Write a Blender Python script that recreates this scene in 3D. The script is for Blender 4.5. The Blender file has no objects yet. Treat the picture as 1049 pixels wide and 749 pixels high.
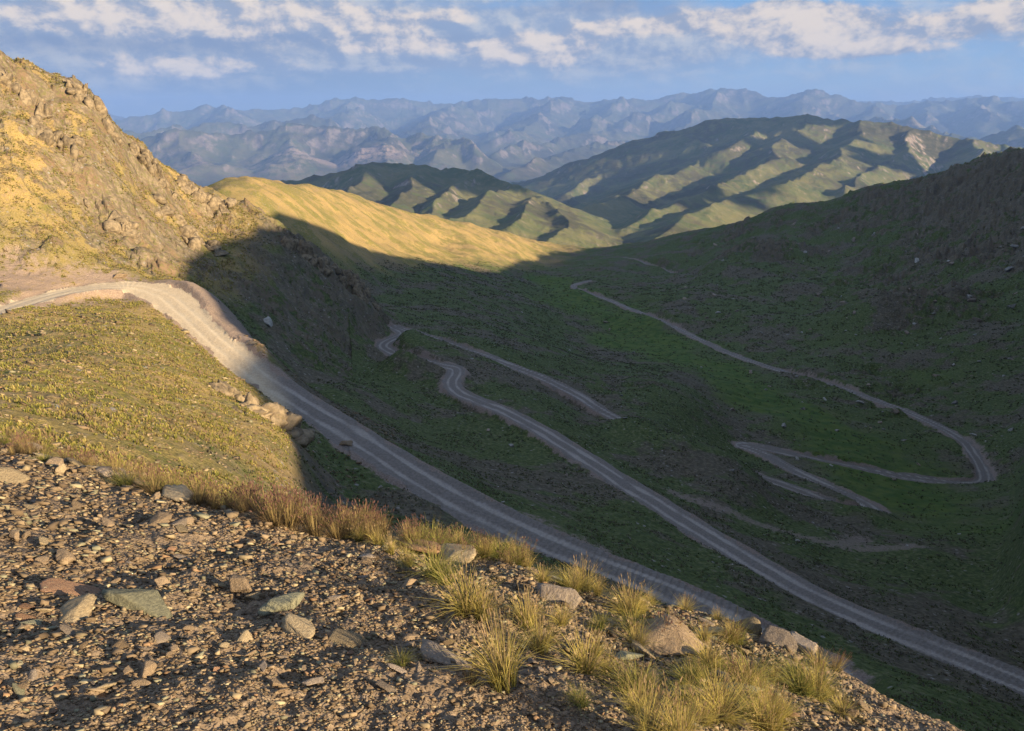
import bpy, bmesh, math, random
import numpy as np
from mathutils import Vector, Matrix

QUAL = 1.0
EXPOSURE = 1.55
random.seed(7)
RNG = np.random.default_rng(11)
SC = bpy.context.scene
COL = SC.collection
R = math.radians

# ------------------------------------------------------------------ camera model (photo is 1049 x 749)
F = 749.0
PITCH = R(19.1)
CP, SP = math.cos(PITCH), math.sin(PITCH)
SUN_HEAD = R(-60.0)      # heading of the light, measured from straight ahead (+y) towards the right
SUN_EL = R(16.5)


def pdir(px, py):
    x = px - 524.5
    v = 374.5 - py
    return x, F * CP + v * SP, v * CP - F * SP


def paz(px, py):
    x, y, z = pdir(px, py)
    return math.atan2(x, y)


def pT(px, py):
    x, y, z = pdir(px, py)
    return z / math.hypot(x, y)


def pxyz(px, py, r):
    a = paz(px, py)
    return r * math.sin(a), r * math.cos(a), pT(px, py) * r


# ------------------------------------------------------------------ noise
_P = np.random.default_rng(5).permutation(4096).astype(np.int64)
_G = np.random.default_rng(6).uniform(0, 2 * math.pi, 4096)
_GX, _GY = np.cos(_G), np.sin(_G)


def perlin(x, y, seed=0):
    x = np.asarray(x, dtype=np.float64)
    y = np.asarray(y, dtype=np.float64)
    xi = np.floor(x).astype(np.int64)
    yi = np.floor(y).astype(np.int64)
    xf = x - xi
    yf = y - yi
    u = xf * xf * xf * (xf * (xf * 6 - 15) + 10)
    v = yf * yf * yf * (yf * (yf * 6 - 15) + 10)

    def g(ix, iy, dx, dy):
        h = _P[(_P[(ix + seed * 131) & 4095] + iy) & 4095]
        return _GX[h] * dx + _GY[h] * dy
    n00 = g(xi, yi, xf, yf)
    n10 = g(xi + 1, yi, xf - 1, yf)
    n01 = g(xi, yi + 1, xf, yf - 1)
    n11 = g(xi + 1, yi + 1, xf - 1, yf - 1)
    return (n00 * (1 - u) + n10 * u) * (1 - v) + (n01 * (1 - u) + n11 * u) * v * 1.0


def fbm(x, y, oct=4, seed=0, gain=0.5, lac=2.03):
    a, s, f = 1.0, 0.0, 1.0
    for o in range(oct):
        s = s + a * perlin(x * f + 17.3 * o, y * f - 9.1 * o, seed + o)
        a *= gain
        f *= lac
    return s * 1.5


def ridged(x, y, oct=4, seed=0, gain=0.5, lac=2.07):
    a, s, f, w = 1.0, 0.0, 1.0, 1.0
    for o in range(oct):
        n = 1.0 - np.abs(perlin(x * f + 31.7 * o, y * f + 5.3 * o, seed + o)) * 1.7
        n = np.clip(n, 0, 1) ** 2 * w
        w = np.clip(n * 1.6, 0, 1)
        s = s + a * n
        a *= gain
        f *= lac
    return s


def sstep(a, b, x):
    t = np.clip((x - a) / (b - a), 0, 1)
    return t * t * (3 - 2 * t)


# ------------------------------------------------------------------ macro terrain: control points (pixel, distance) -> thin plate in (azimuth, ln r)
def road_r(px, py, z):
    return z / pT(px, py)


# dirt road as runs of (px, py, z)
RUN1 = [(-90, 345, -27), (-40, 332, -29), (0, 320, -31), (35, 308, -32.3), (70, 299, -33.3), (105, 294, -34.3), (140, 294, -35.1), (168, 303, -35.9),
        (190, 320, -36.9), (215, 343, -37.9), (245, 369, -38.9), (285, 398, -40.0), (345, 436, -41.4), (400, 471, -42.2),
        (450, 501, -43), (500, 528, -43.8), (550, 553, -44.5), (600, 574, -45.2), (650, 593, -46), (700, 614, -46.8), (760, 645, -47.8), (850, 690, -49.5)]
RUN2 = [(1150, 745, -58.5), (1049, 701, -61), (955, 664, -62.8), (860, 624, -64.5), (780, 582, -66.3), (700, 533, -68.2), (650, 502, -69.6),
        (600, 470, -71), (560, 445, -72), (520, 423, -73.2), (490, 411, -74.0), (470, 402, -74.7), (462, 392, -75.3), (468, 382, -75.9), (466, 377, -76.3), (450, 374, -76.8),
        (425, 368, -77.6), (405, 362, -78.3), (393, 356, -78.9), (394, 351, -79.3), (405, 346, -79.7), (414, 341, -80.1), (404, 335, -80.5)]
RUN3 = [(404, 335, -80.5), (424, 340.5, -80.9), (440, 346, -81.3), (470, 356, -82.2), (500, 366, -83.2), (535, 379, -84.6), (565, 391, -86), (595, 407, -87.5), (622, 424, -89), (660, 442, -92.5), (700, 460, -97), (735, 475, -99),
        (776, 488, -100), (814, 501, -101.5), (853, 517, -103), (880, 527, -103.8), (897, 526, -104.3), (884, 515, -105), (849, 499, -106.2),
        (811, 481, -107.6), (790, 469, -108.7), (770, 460, -109.6), (757, 456, -110.3), (766, 455.6, -110.9), (796, 461.5, -111.6), (840, 472, -112.6), (906, 485, -114.2), (960, 493, -115.4),
        (990, 496, -116.2), (1007, 493, -116.8), (1008, 483, -117.5), (999, 468, -118.4), (985, 451, -119.5), (950, 431, -121.3), (900, 411, -124), (850, 394, -127), (800, 380, -130.4),
        (750, 363, -134), (715, 347, -136.8), (680, 330, -139.6), (650, 318, -142), (625, 308, -144.4), (600, 299.5, -146.8), (588, 294.5, -148.3), (590, 291, -149.3), (604, 287.6, -150.6)]
RUN5 = [(690, 281, -161), (678, 276, -162.5), (664, 271, -164), (650, 266.5, -166), (640, 264, -168)]
RUNS = [(RUN1, 2.5), (RUN2, 2.4), (RUN3, 2.1), (RUN5, 2.2)]
FARTRACK = [(690, 506, -80.5), (730, 520, -81.5), (770, 532, -82.5), (810, 540, -83), (860, 545, -83), (884, 533, -85), (862, 545, -83), (940, 543, -83.5)]

CTRL = []   # az, ln r, T


def cp(px, py, r):
    CTRL.append((paz(px, py), math.log(r), pT(px, py)))


def cz(px, r, z, py=300):
    CTRL.append((paz(px, py), math.log(r), z / r))


def plane_z(x, y):
    return -1.62 - 0.15 * x - 0.405 * y - 0.02 * np.maximum(x, 0) * np.maximum(y, 0)


EDGE = [(-300, 17), (0, 12.5), (100, 9.5), (200, 7.7), (300, 6.8), (400, 6.2), (519, 6.0), (598, 5.5), (700, 5.7), (800, 5.6), (870, 5.1), (1049, 4.5), (1300, 4.4)]
for px, e in EDGE:
    a = paz(px, 560)
    for r in (1.0, 1.8, 3.0, 0.75 * e, e):
        x, y = r * math.sin(a), r * math.cos(a)
        CTRL.append((a, math.log(r), plane_z(x, y) / r))
    Te = plane_z(e * math.sin(a), e * math.cos(a)) / e
    if px >= 350:
        for k, d in ((1.45, -.035), (2.4, -.07), (4.0, -.075)):
            CTRL.append((a, math.log(e * k), Te + d))
    else:
        CTRL.append((a, math.log(e * 1.35), Te - .02))
for p in [  # sunny spur
        (0, 425, 32), (60, 450, 30), (150, 487, 27), (220, 508, 30), (0, 385, 58), (100, 420, 42), (100, 385, 64), (200, 460, 42), (200, 415, 66), (200, 380, 92), (270, 430, 73), (292, 444, 71),
        (302, 474, 60), (306, 505, 48), (150, 325, 139), (60, 335, 124), (0, 348, 113), (-90, 372, 105), (150, 360, 100), (60, 365, 88), (-90, 420, 50),
        # bank between spur and road
        (330, 460, 88), (340, 500, 72), (340, 525, 58), (400, 520, 72), (480, 548, 68),
        (265, 349, 131), (240, 329, 145), (215, 307, 158), (192, 290, 168),
        # left hill
        (0, 270, 178), (0, 235, 190), (0, 180, 206), (0, 120, 225), (0, 57, 242), (-120, 10, 260), (-120, 180, 215), (-120, 270, 185),
        (60, 88, 243), (95, 106, 245), (120, 140, 250), (60, 150, 226), (100, 190, 220), (60, 220, 200), (100, 255, 195), (150, 255, 205), (150, 210, 232),
        # near spur crest running down to the right
        (150, 153, 266), (185, 176, 284), (225, 198, 292), (255, 213, 294), (285, 230, 292), (330, 262, 286), (370, 292, 280), (403, 321, 273),
        (200, 245, 238), (250, 278, 228), (200, 225, 262), (250, 240, 262), (194, 290, 186), (230, 312, 186), (250, 330, 190), (285, 345, 195), (300, 300, 240), (340, 330, 240), (350, 350, 235),
        (300, 400, 150), (350, 400, 166), (400, 400, 186), (400, 430, 152), (450, 450, 142), (500, 480, 127), (600, 530, 106), (700, 580, 93), (430, 395, 200), (440, 410, 182),
        # beyond road 2
        (550, 408, 196), (600, 440, 181), (650, 470, 166), (700, 490, 160), (770, 540, 141), (850, 582, 128), (950, 605, 128), (1049, 625, 134), (1049, 560, 172), (950, 560, 160), (850, 545, 160), (700, 449, 190), (660, 435, 196), (740, 464, 187), (770, 482, 185),
        (650, 400, 252), (700, 400, 272), (800, 430, 281), (900, 450, 290), (700, 432, 232), (920, 540, 195), (1049, 520, 220),
        # valley
        (500, 330, 362), (560, 340, 418), (600, 360, 392), (650, 350, 452), (560, 300, 600), (500, 290, 560), (450, 280, 522), (400, 290, 440), (350, 270, 420), (300, 235, 420),
        (450, 320, 350), (400, 310, 380),
        # golden ridge
        (205, 212, 420), (222, 192, 450), (237, 183.5, 478), (258, 184, 512), (275, 185.5, 560), (320, 189, 650), (360, 199, 730), (400, 212, 800), (440, 221, 880), (480, 229, 950), (520, 239, 1050), (560, 249, 1160), (600, 257, 1300), (612, 254, 1600),
        (260, 205, 430), (350, 225, 560), (400, 250, 600), (450, 250, 760), (480, 265, 720), (530, 268, 850), (560, 262, 1000), (620, 270, 850), (600, 275, 800),
        # right hill
        (645, 249, 1130), (700, 236, 1060), (800, 212, 1000), (900, 188, 950), (1000, 166, 915), (1049, 154, 900), (1150, 130, 860),
        (1049, 220, 700), (1049, 280, 560), (1049, 340, 460), (1049, 400, 370), (1049, 450, 305), (1150, 260, 560), (1150, 340, 420), (1150, 430, 290), (950, 250, 700), (950, 296, 585), (930, 318, 520), (950, 370, 425), (880, 345, 455),
        (850, 258, 745), (850, 300, 600), (800, 328, 505), (750, 300, 580), (750, 270, 700), (750, 240, 900), (680, 268, 810), (700, 255, 905), (780, 250, 790), (640, 262, 960), (700, 300, 585),
        ]:
    cp(*p)
for px, r, z in [  # hidden ground behind crests
        (0, 300, 6), (0, 380, -20), (95, 300, -12), (95, 380, -40), (150, 330, -34), (200, 345, -44), (250, 345, -58), (285, 335, -66), (330, 330, -73), (370, 320, -80), (403, 312, -82),
        (235, 560, -62), (235, 640, -90), (190, 520, -62), (150, 550, -70), (275, 680, -85), (320, 850, -110), (400, 1050, -170), (480, 1250, -230), (560, 1500, -300), (0, 550, -60), (-120, 400, 0), (-120, 600, -50),
        (650, 1400, -290), (700, 1350, -260), (800, 1300, -220), (900, 1260, -190), (1049, 1200, -150), (1150, 1150, -140),
        (0, 1800, -300), (200, 1800, -320), (400, 1900, -360), (600, 2000, -370), (800, 2000, -370), (1049, 2000, -370)]:
    cz(px, r, z)
for run, _ in RUNS:
    for i, (px, py, z) in enumerate(run):
        if i % 2 == 0:
            CTRL.append((paz(px, py), math.log(road_r(px, py, z)), pT(px, py)))

CT = np.array(CTRL)
# drop near-duplicates
keep = []
for i in range(len(CT)):
    if all((CT[i, 0] - CT[j, 0]) ** 2 * 9 + (CT[i, 1] - CT[j, 1]) ** 2 > 0.03 ** 2 for j in keep):
        keep.append(i)
CT = CT[keep]
KX = 3.0


def tps(d2):
    return 0.5 * d2 * np.log(d2 + 1e-12)


_X = np.stack([CT[:, 0] * KX, CT[:, 1]], 1)
_n = len(_X)
_D2 = ((_X[:, None, :] - _X[None, :, :]) ** 2).sum(-1)
_A = np.zeros((_n + 3, _n + 3))
_A[:_n, :_n] = tps(_D2) + np.eye(_n) * 2e-4
_A[:_n, _n] = 1
_A[:_n, _n + 1:] = _X
_A[_n:, :_n] = _A[:_n, _n:].T
_b = np.zeros(_n + 3)
_b[:_n] = CT[:, 2]
_W = np.linalg.solve(_A, _b)
# lookup table of T over (az, ln r)
LA = np.linspace(R(-62), R(62), 360)
LR = np.linspace(math.log(0.8), math.log(2600), 420)
_ga, _gr = np.meshgrid(LA, LR, indexing='ij')
_q = np.stack([_ga.ravel() * KX, _gr.ravel()], 1)
LT = np.zeros(len(_q))
for s in range(0, len(_q), 20000):
    q = _q[s:s + 20000]
    d2 = ((q[:, None, :] - _X[None, :, :]) ** 2).sum(-1)
    LT[s:s + 20000] = tps(d2) @ _W[:_n] + _W[_n] + q @ _W[_n + 1:]
LT = LT.reshape(_ga.shape)


def macro_T(az, lr):
    fa = np.clip((az - LA[0]) / (LA[1] - LA[0]), 0, len(LA) - 1.001)
    fr = np.clip((lr - LR[0]) / (LR[1] - LR[0]), 0, len(LR) - 1.001)
    ia, ir = fa.astype(int), fr.astype(int)
    fa, fr = fa - ia, fr - ir
    return ((LT[ia, ir] * (1 - fa) + LT[ia + 1, ir] * fa) * (1 - fr) + (LT[ia, ir + 1] * (1 - fa) + LT[ia + 1, ir + 1] * fa) * fr)


# ------------------------------------------------------------------ far mountains: ridge tents
def P3(l):
    return [pxyz(*p) for p in l]


TENTS = [  # polyline (px,py,r), slope, cap width
    # blue hill behind the golden ridge
    ([(280, 192, 4300), (335, 178, 4250), (385, 163, 4200), (430, 167, 4100), (480, 177, 3900), (525, 187, 3600), (560, 199, 3300), (585, 214, 3000)], .42),
    ([(385, 164, 4200), (372, 185, 3600), (350, 205, 3000)], .5),
    ([(430, 168, 4100), (425, 190, 3400), (395, 212, 2800)], .5),
    ([(480, 178, 3900), (462, 200, 3200), (430, 222, 2600)], .5),
    ([(525, 188, 3600), (505, 203, 3000), (470, 219, 2500), (440, 226, 2250)], .42),
    ([(560, 199, 3300), (545, 215, 2800), (520, 230, 2350)], .45),
    ([(585, 213, 3000), (580, 232, 2500), (560, 244, 2150)], .45),
    # main mountain
    ([(470, 200, 9000), (520, 188, 8600), (565, 178, 8300), (620, 163, 8000), (655, 146, 7700), (680, 134, 7600), (700, 132, 7600), (722, 122, 7500), (745, 121, 7500), (770, 120, 7500), (820, 117, 7400), (855, 122, 7300),
      (880, 123, 7300), (910, 126, 7250), (940, 131, 7200), (975, 140, 7200), (990, 142, 7100), (1020, 151, 7300), (1080, 156, 7500), (1200, 165, 8000)], .5),
    ([(640, 155, 7800), (610, 178, 6900), (585, 200, 6000)], .5),
    ([(700, 131, 7500), (735, 158, 6500), (716, 172, 5600), (655, 192, 4700), (600, 214, 3900)], .36),
    ([(745, 121, 7500), (770, 132, 7000), (752, 150, 6100)], .5),
    ([(830, 118, 7300), (800, 142, 6400), (800, 160, 5600), (770, 178, 4900), (715, 198, 4000), (672, 218, 3400), (645, 236, 2900)], .42),
    ([(880, 124, 7200), (870, 150, 6100), (856, 166, 5300), (815, 182, 4500), (770, 196, 3900), (735, 210, 3400), (700, 226, 2900), (660, 246, 2500), (642, 252, 2250)], .40),
    ([(930, 130, 7200), (925, 150, 6500), (905, 172, 5600), (880, 185, 4900), (860, 196, 4300)], .55),
    ([(990, 142, 7100), (1005, 160, 6300), (1000, 175, 5600)], .6),
    ([(1020, 150, 7300), (1049, 152, 6500), (1080, 165, 5800)], .5),
    # plateau with pale cliffs, far side of the big valley
    ([(20, 152, 17000), (110, 148, 17000), (200, 139, 17000), (300, 135, 17000), (380, 139, 16500), (430, 145, 16000), (470, 149, 15500), (491, 158, 15000)], .5),
    ([(300, 136, 17000), (290, 165, 14500)], .35), ([(380, 139, 16500), (385, 165, 14000)], .35), ([(200, 139, 17000), (200, 160, 15000)], .35), ([(450, 147, 15800), (455, 165, 14200)], .4),
    ([(90, 150, 20000), (160, 133, 20500), (210, 127, 21000), (260, 129, 21000), (330, 122, 21000)], .5),
    ([(500, 160, 17000), (540, 150, 18500), (590, 140, 21000), (640, 125, 25000), (690, 105, 29000)], .45),
    ([(520, 175, 13000), (560, 165, 15000), (600, 150, 18000), (640, 140, 20000)], .4),
    ([(900, 128, 20000), (960, 130, 18500), (1020, 138, 16500), (1080, 142, 15500)], .45),
    # far range
    ([(40, 128, 31000), (95, 124, 31000), (130, 121, 31000), (165, 116, 31000), (200, 113, 31000), (240, 109, 31500), (285, 108, 31500), (330, 106, 31500), (365, 103, 31000), (420, 104, 31000), (470, 104, 31000), (510, 102, 31000), (545, 102, 31000),
      (575, 98, 31000), (610, 100, 31000), (640, 97, 30500), (690, 98, 30500), (720, 96, 30000), (738, 93, 30000), (765, 96, 30000), (800, 99, 30000), (830, 97, 30000), (860, 98, 30000), (890, 103, 30000), (920, 105, 30500),
      (960, 103, 30500), (1000, 104, 30500), (1049, 103, 30500), (1150, 106, 30500), (1250, 108, 31000)], .42),
    ([(738, 94, 30000), (720, 112, 26500), (690, 130, 23000)], .42), ([(640, 97, 30500), (620, 118, 26500), (600, 130, 23500)], .42), ([(830, 97, 30000), (820, 110, 27000)], .45),
    ([(575, 99, 31000), (550, 120, 26000), (520, 138, 21500)], .42), ([(470, 104, 31000), (450, 120, 26000), (440, 132, 22000)], .42), ([(365, 104, 31000), (350, 118, 26500)], .42), ([(240, 110, 31500), (230, 120, 27000)], .42),
    ([(960, 103, 30500), (950, 118, 26500)], .45), ([(900, 104, 30000), (890, 118, 26500)], .45), ([(1020, 104, 30500), (1010, 118, 26500)], .45), ([(1080, 104, 30500), (1070, 118, 26500)], .45),
    # faint farther skyline at the right and left
    ([(850, 104, 42000), (900, 101, 42000), (960, 101, 42000), (1049, 99, 42000), (1200, 101, 42000)], .35),
    ([(40, 121, 41000), (100, 119, 41000), (130, 121, 41000), (160, 118, 41000)], .35),
]


def base_z(r):
    return np.interp(r, [1500, 2000, 3000, 5000, 8000, 14000, 25000, 60000], [-330, -400, -545, -780, -980, -1130, -1150, -1150])


def far_h(x, y, r):
    wl = np.clip(r * 0.10, 250, 2600)
    # domain warp gives the spurs bends
    lw = np.clip(r / 6000, .35, 3.5)
    wx = fbm(x / (900), y / (900), 3, 40) * 130 * lw ** .5 + fbm(x / 4000, y / 4000, 2, 44) * 300 * np.clip(lw - .6, 0, 2)
    wy = fbm(x / (900) + 71, y / (900), 3, 48) * 130 * lw ** .5 + fbm(x / 4000 + 9, y / 4000, 2, 52) * 300 * np.clip(lw - .6, 0, 2)
    sm = sstep(1800, 3200, r)
    X, Y = x + wx * sm * .6, y + wy * sm * .6
    b = base_z(r)
    h = b + fbm(x / 700, y / 700, 3, 56) * 25
    for line, slope in TENTS:
        pts = P3(line)
        rmin = min(p[2] for p in line)
        best = np.full(x.shape, -1e9)
        for (x0, y0, z0), (x1, y1, z1) in zip(pts[:-1], pts[1:]):
            dx, dy = x1 - x0, y1 - y0
            L2 = dx * dx + dy * dy
            t = np.clip(((X - x0) * dx + (Y - y0) * dy) / L2, 0, 1)
            d = np.hypot(X - x0 - t * dx, Y - y0 - t * dy)
            best = np.maximum(best, z0 + t * (z1 - z0) - slope * d + 0.000004 * slope * d * d * np.minimum(1, 6000 / rmin))
        # soft max
        k = 7 + 0.0008 * r
        h = k * np.logaddexp(h / k, best / k) if True else h
    rel = np.clip((h - b) / 350, 0, 1)
    big = sstep(9000, 16000, r)
    rw = ridged(X / 1000 + .25 * fbm(x / 400, y / 400, 2, 61), Y / 1000, 3, 60, gain=.4)
    h = h + (rw - .8) * 24 * (1 - big) * (.15 + .85 * rel)
    rf = ridged(x / 300 + .3 * fbm(x / 160, y / 160, 2, 62), y / 300, 4, 63, gain=.5)
    h = h + (rf - .8) * 13 * (1 - big) * (.3 + .7 * rel)
    rb = ridged(x / 3600 + .2 * fbm(x / 1500, y / 1500, 2, 67), y / 3600, 6, 66, gain=.58)
    h = h + (rb - .9) * 165 * big * (.2 + .8 * rel)
    h = h + (ridged(x / 900, y / 900, 4, 69, gain=.55) - .8) * 55 * big * (.2 + .8 * rel)
    h = h + fbm(x / 150, y / 150, 3, 70) * 5 * (1 - big)
    # pale cliff band on the far plateau
    az = np.arctan2(x, y)
    return h


# ------------------------------------------------------------------ shading ridge to the right and behind (crest given by the shadow edge it must throw)
hx, hy = math.sin(SUN_HEAD), math.cos(SUN_HEAD)
ux, uy = hy, -hx          # right-hand perpendicular of the heading
CE, SE = math.cos(SUN_EL), math.sin(SUN_EL)


def sunuv(x, y, z):
    w = x * hx + y * hy
    return x * ux + y * uy, z * CE + w * SE, w

# crest of the shading ridge, as (u, v) of the shadow line it throws, at W metres towards the sun
def macro_hit(px, py, r0=15.0, r1=2500.0):
    lr = np.linspace(math.log(r0), math.log(r1), 4000)
    k = np.where(macro_T(np.full(4000, paz(px, py)), lr) >= pT(px, py))[0]
    return pxyz(px, py, math.exp(lr[k[0]]))


EDGE_PX = [(310, 500), (300, 470), (290, 440), (245, 372), (268, 352), (220, 310), (185, 280), (190, 267), (215, 250), (235, 245), (255, 240), (262, 232), (283, 234), (282, 217), (300, 222), (350, 242), (370, 253), (420, 265), (480, 277), (505, 278),
           (530, 268), (570, 264), (610, 259)]
SHADOW = sorted([sunuv(*macro_hit(px, py))[:2] for px, py in EDGE_PX] + [(215, 22), (250, 32), (340, 27)])
SHADOW = [(-200, -26), (-60, -24), (15, -22)] + SHADOW + [(SHADOW[-1][0] + 120, SHADOW[-1][1] - 12), (SHADOW[-1][0] + 300, SHADOW[-1][1] - 40)]
SU, SV = np.array(SHADOW).T


def crest_h(x, y):
    u = x * ux + y * uy
    w = x * hx + y * hy
    W = 215 + 0.02 * u
    v = np.interp(u, SU, SV)
    return (v + W * SE) / CE - 0.42 * np.abs(w + W) - np.clip(-u - 150, 0, 1e5) * .3


# ------------------------------------------------------------------ polar grid


def steps(a, b, n):
    return np.linspace(a, b, max(2, int(n * QUAL)), endpoint=False)


AZ = np.radians(np.concatenate([np.arange(-180, -62, 4.0), steps(-62, -43.5, 60), steps(-43.5, 43.5, 1260), steps(43.5, 130, 330), np.arange(130, 180.1, 4.0)]))
AZ[-1] = math.pi
AZ[0] = -math.pi
RR = np.exp(np.concatenate([steps(math.log(0.9), math.log(16), 400), steps(math.log(16), math.log(60), 190), steps(math.log(60), math.log(420), 480), steps(math.log(420), math.log(1600), 270), steps(math.log(1600), math.log(11000), 290),
                            steps(math.log(11000), math.log(44000.1), 260)]))
NA, NR = len(AZ), len(RR)
GA, GR = np.meshgrid(AZ, RR, indexing='ij')
GX, GY = GR * np.sin(GA), GR * np.cos(GA)


def near_back(x, y, r):
    zb = np.interp(r, [0, 12, 60, 600, 3000, 60000], [-1.62, -6, -45, -120, -500, -1150])
    pl = plane_z(x, y)
    return pl * (1 - sstep(6, 20, r)) + zb * sstep(6, 20, r)


def edge_r(az):
    return np.interp(az, [paz(p, 560) for p, e in EDGE], [e for p, e in EDGE])


def base_height(x, y, az, r):
    zm = macro_T(np.clip(az, LA[0], LA[-1]), np.log(np.minimum(r, 2500))) * r
    far = r > 1250
    if far.any():
        w = sstep(1350, 2100, r[far])
        zm[far] = zm[far] * (1 - w) + far_h(x[far], y[far], r[far]) * w
    w = np.where(az > 0, sstep(R(46), R(54), az), sstep(R(-48), R(-60), az))
    zm = zm * (1 - w) + near_back(x, y, r) * w
    m = (az > R(37)) & (r < 2600)
    if m.any():
        ch = crest_h(x[m], y[m])
        k = sstep(R(37.5), R(43), az[m]) * sstep(110, 160, r[m] + 120 * sstep(R(45), R(60), az[m]))
        zm[m] = np.where(ch > zm[m], zm[m] * (1 - k) + ch * k, zm[m])
    return zm


GZ = base_height(GX, GY, GA, GR)


# ------------------------------------------------------------------ masks from world-space blobs and lines
def blob(lst, x, y):
    out = np.zeros(x.shape)
    for px, py, r, rad, w in lst:
        bx, by, _ = pxyz(px, py, r)
        out = np.maximum(out, w * np.exp(-((x - bx) ** 2 + (y - by) ** 2) / (2 * rad * rad)))
    return out


def line_d(pts, x, y):
    best = np.full(x.shape, 1e9)
    for (x0, y0), (x1, y1) in zip(pts[:-1], pts[1:]):
        dx, dy = x1 - x0, y1 - y0
        t = np.clip(((x - x0) * dx + (y - y0) * dy) / (dx * dx + dy * dy), 0, 1)
        best = np.minimum(best, np.hypot(x - x0 - t * dx, y - y0 - t * dy))
    return best


ROCKS = [(15, 150, 215, 20, .85), (30, 205, 203, 16, .75), (80, 195, 218, 16, .8), (10, 105, 228, 16, .95), (60, 240, 192, 9, .6), (20, 90, 238, 16, 1), (95, 118, 244, 13, 1.1), (60, 150, 228, 14, .8), (30, 130, 226, 12, .8), (130, 170, 248, 11, 1), (155, 185, 255, 12, .9), (215, 205, 282, 16, .9), (250, 225, 282, 13, .8), (150, 235, 218, 11, 1), (190, 248, 228, 10, 1), (110, 232, 208, 10, .8),
         (290, 245, 282, 14, .8), (325, 272, 276, 16, .9), (365, 300, 268, 14, .8), (300, 265, 265, 14, .6), (345, 290, 255, 12, .5), (280, 425, 74, 5, .8), (250, 405, 86, 5, .6),
         (1000, 185, 850, 60, 1.2), (1040, 200, 780, 70, 1.2), (930, 205, 860, 60, 1.0), (780, 265, 735, 30, .8), (1010, 250, 650, 60, .9), (940, 320, 520, 26, .8), (770, 235, 900, 50, .6), (900, 400, 370, 20, .4), (640, 395, 265, 10, .25)]
STREAM = [pxyz(*p)[:2] for p in [(560, 282, 720), (600, 318, 560), (640, 335, 500), (690, 365, 415), (760, 400, 345), (850, 445, 290), (930, 515, 225)]]
LUSH = [(660, 350, 450, 30, 1), (720, 375, 390, 26, 1), (600, 318, 545, 45, .7), (850, 440, 300, 22, .8), (930, 470, 270, 18, .6), (960, 530, 215, 22, .6), (1010, 545, 195, 18, .45), (900, 540, 190, 14, .4), (860, 380, 430, 26, .3), (985, 395, 380, 26, .4), (480, 262, 700, 50, .5)]
near = GR < 2600
RK = np.zeros(GX.shape)
RK[near] = blob(ROCKS, GX[near], GY[near])
LU = np.zeros(GX.shape)
LU[near] = np.clip(np.maximum(blob(LUSH, GX[near], GY[near]), np.exp(-(line_d(STREAM, GX[near], GY[near]) / 24) ** 2)) + .35 * fbm(GX[near] / 60, GY[near] / 60, 3, 80), 0, 1)
LH = near & (GR > 176) & (GR < 330) & (GA < R(-13))
RK[LH] = np.maximum(RK[LH], .64 * sstep(178, 196, GR[LH]))
RK = np.clip(RK + (.5 * fbm(GX / 25, GY / 25, 3, 84)) * (RK > .05), 0, 1)

# ------------------------------------------------------------------ relief noise (only wavelengths the mesh can carry)
vis = (GA > R(-62)) & (GA < R(62)) & (GR < 2600)
x_, y_, r_ = GX[vis], GY[vis], GR[vis]
rk = RK[vis]
nz = np.zeros(x_.shape)
fade = sstep(10, 45, r_)
for wl, amp, sd in ((120, 2.6, 100), (48, 1.15, 101), (20, .55, 102), (8, .26, 103), (3.2, .11, 104), (1.3, .05, 105)):
    res = np.clip((wl - 0.0045 * r_) / (0.006 * r_ + 1e-6), 0, 1)
    f = fade if wl > 2 else 1.0
    sm = sstep(0, 1, res)
    if wl > 40:
        f = f * sstep(30, 160, r_)
    if wl > 25:
        f = f * (1 - .7 * sstep(R(1), R(-5), GA[vis]) * sstep(330, 420, r_))
    nz += amp * f * sm * fbm(x_ / wl, y_ / wl, 2, sd)
# gullies running down the right hillside and the golden ridge
gu = ridged(x_ / 55, y_ / 120, 4, 110) - .9
lr_ = sstep(R(1), R(-5), GA[vis]) * sstep(330, 420, r_)
nz += gu * 2.4 * sstep(380, 700, r_) * (1 - .55 * lr_)
nz += lr_ * (.9 * fbm(x_ / 14, y_ / 14, 3, 112) + .8 * (ridged(x_ / 30, y_ / 30, 3, 113) - .8)) * sstep(380, 480, r_)
# crags: broken ledges, not needles
bil = np.abs(fbm(x_ / 13, y_ / 13, 4, 120, gain=.5))
led = fbm(x_ / 22, y_ / 22, 3, 124)
st = (np.floor(led * 3.2 + .6 * fbm(x_ / 6, y_ / 6, 2, 128)) / 3.2)
cr = 3.4 * st + 3.0 * (bil - .35) + .8 * fbm(x_ / 3.2, y_ / 3.2, 3, 129)
nz += rk * cr * np.clip(r_ / 260, .22, 2.2) * sstep(30, 60, r_)
# low dry-grass hummocks on the near spur and hummocky sward in the valley
nz += sstep(18, 30, r_) * (1 - sstep(140, 260, r_)) * .16 * np.abs(fbm(x_ / .9, y_ / .9, 2, 130)) * np.clip((.9 - .0045 * r_) / .5, 0, 1)
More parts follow.
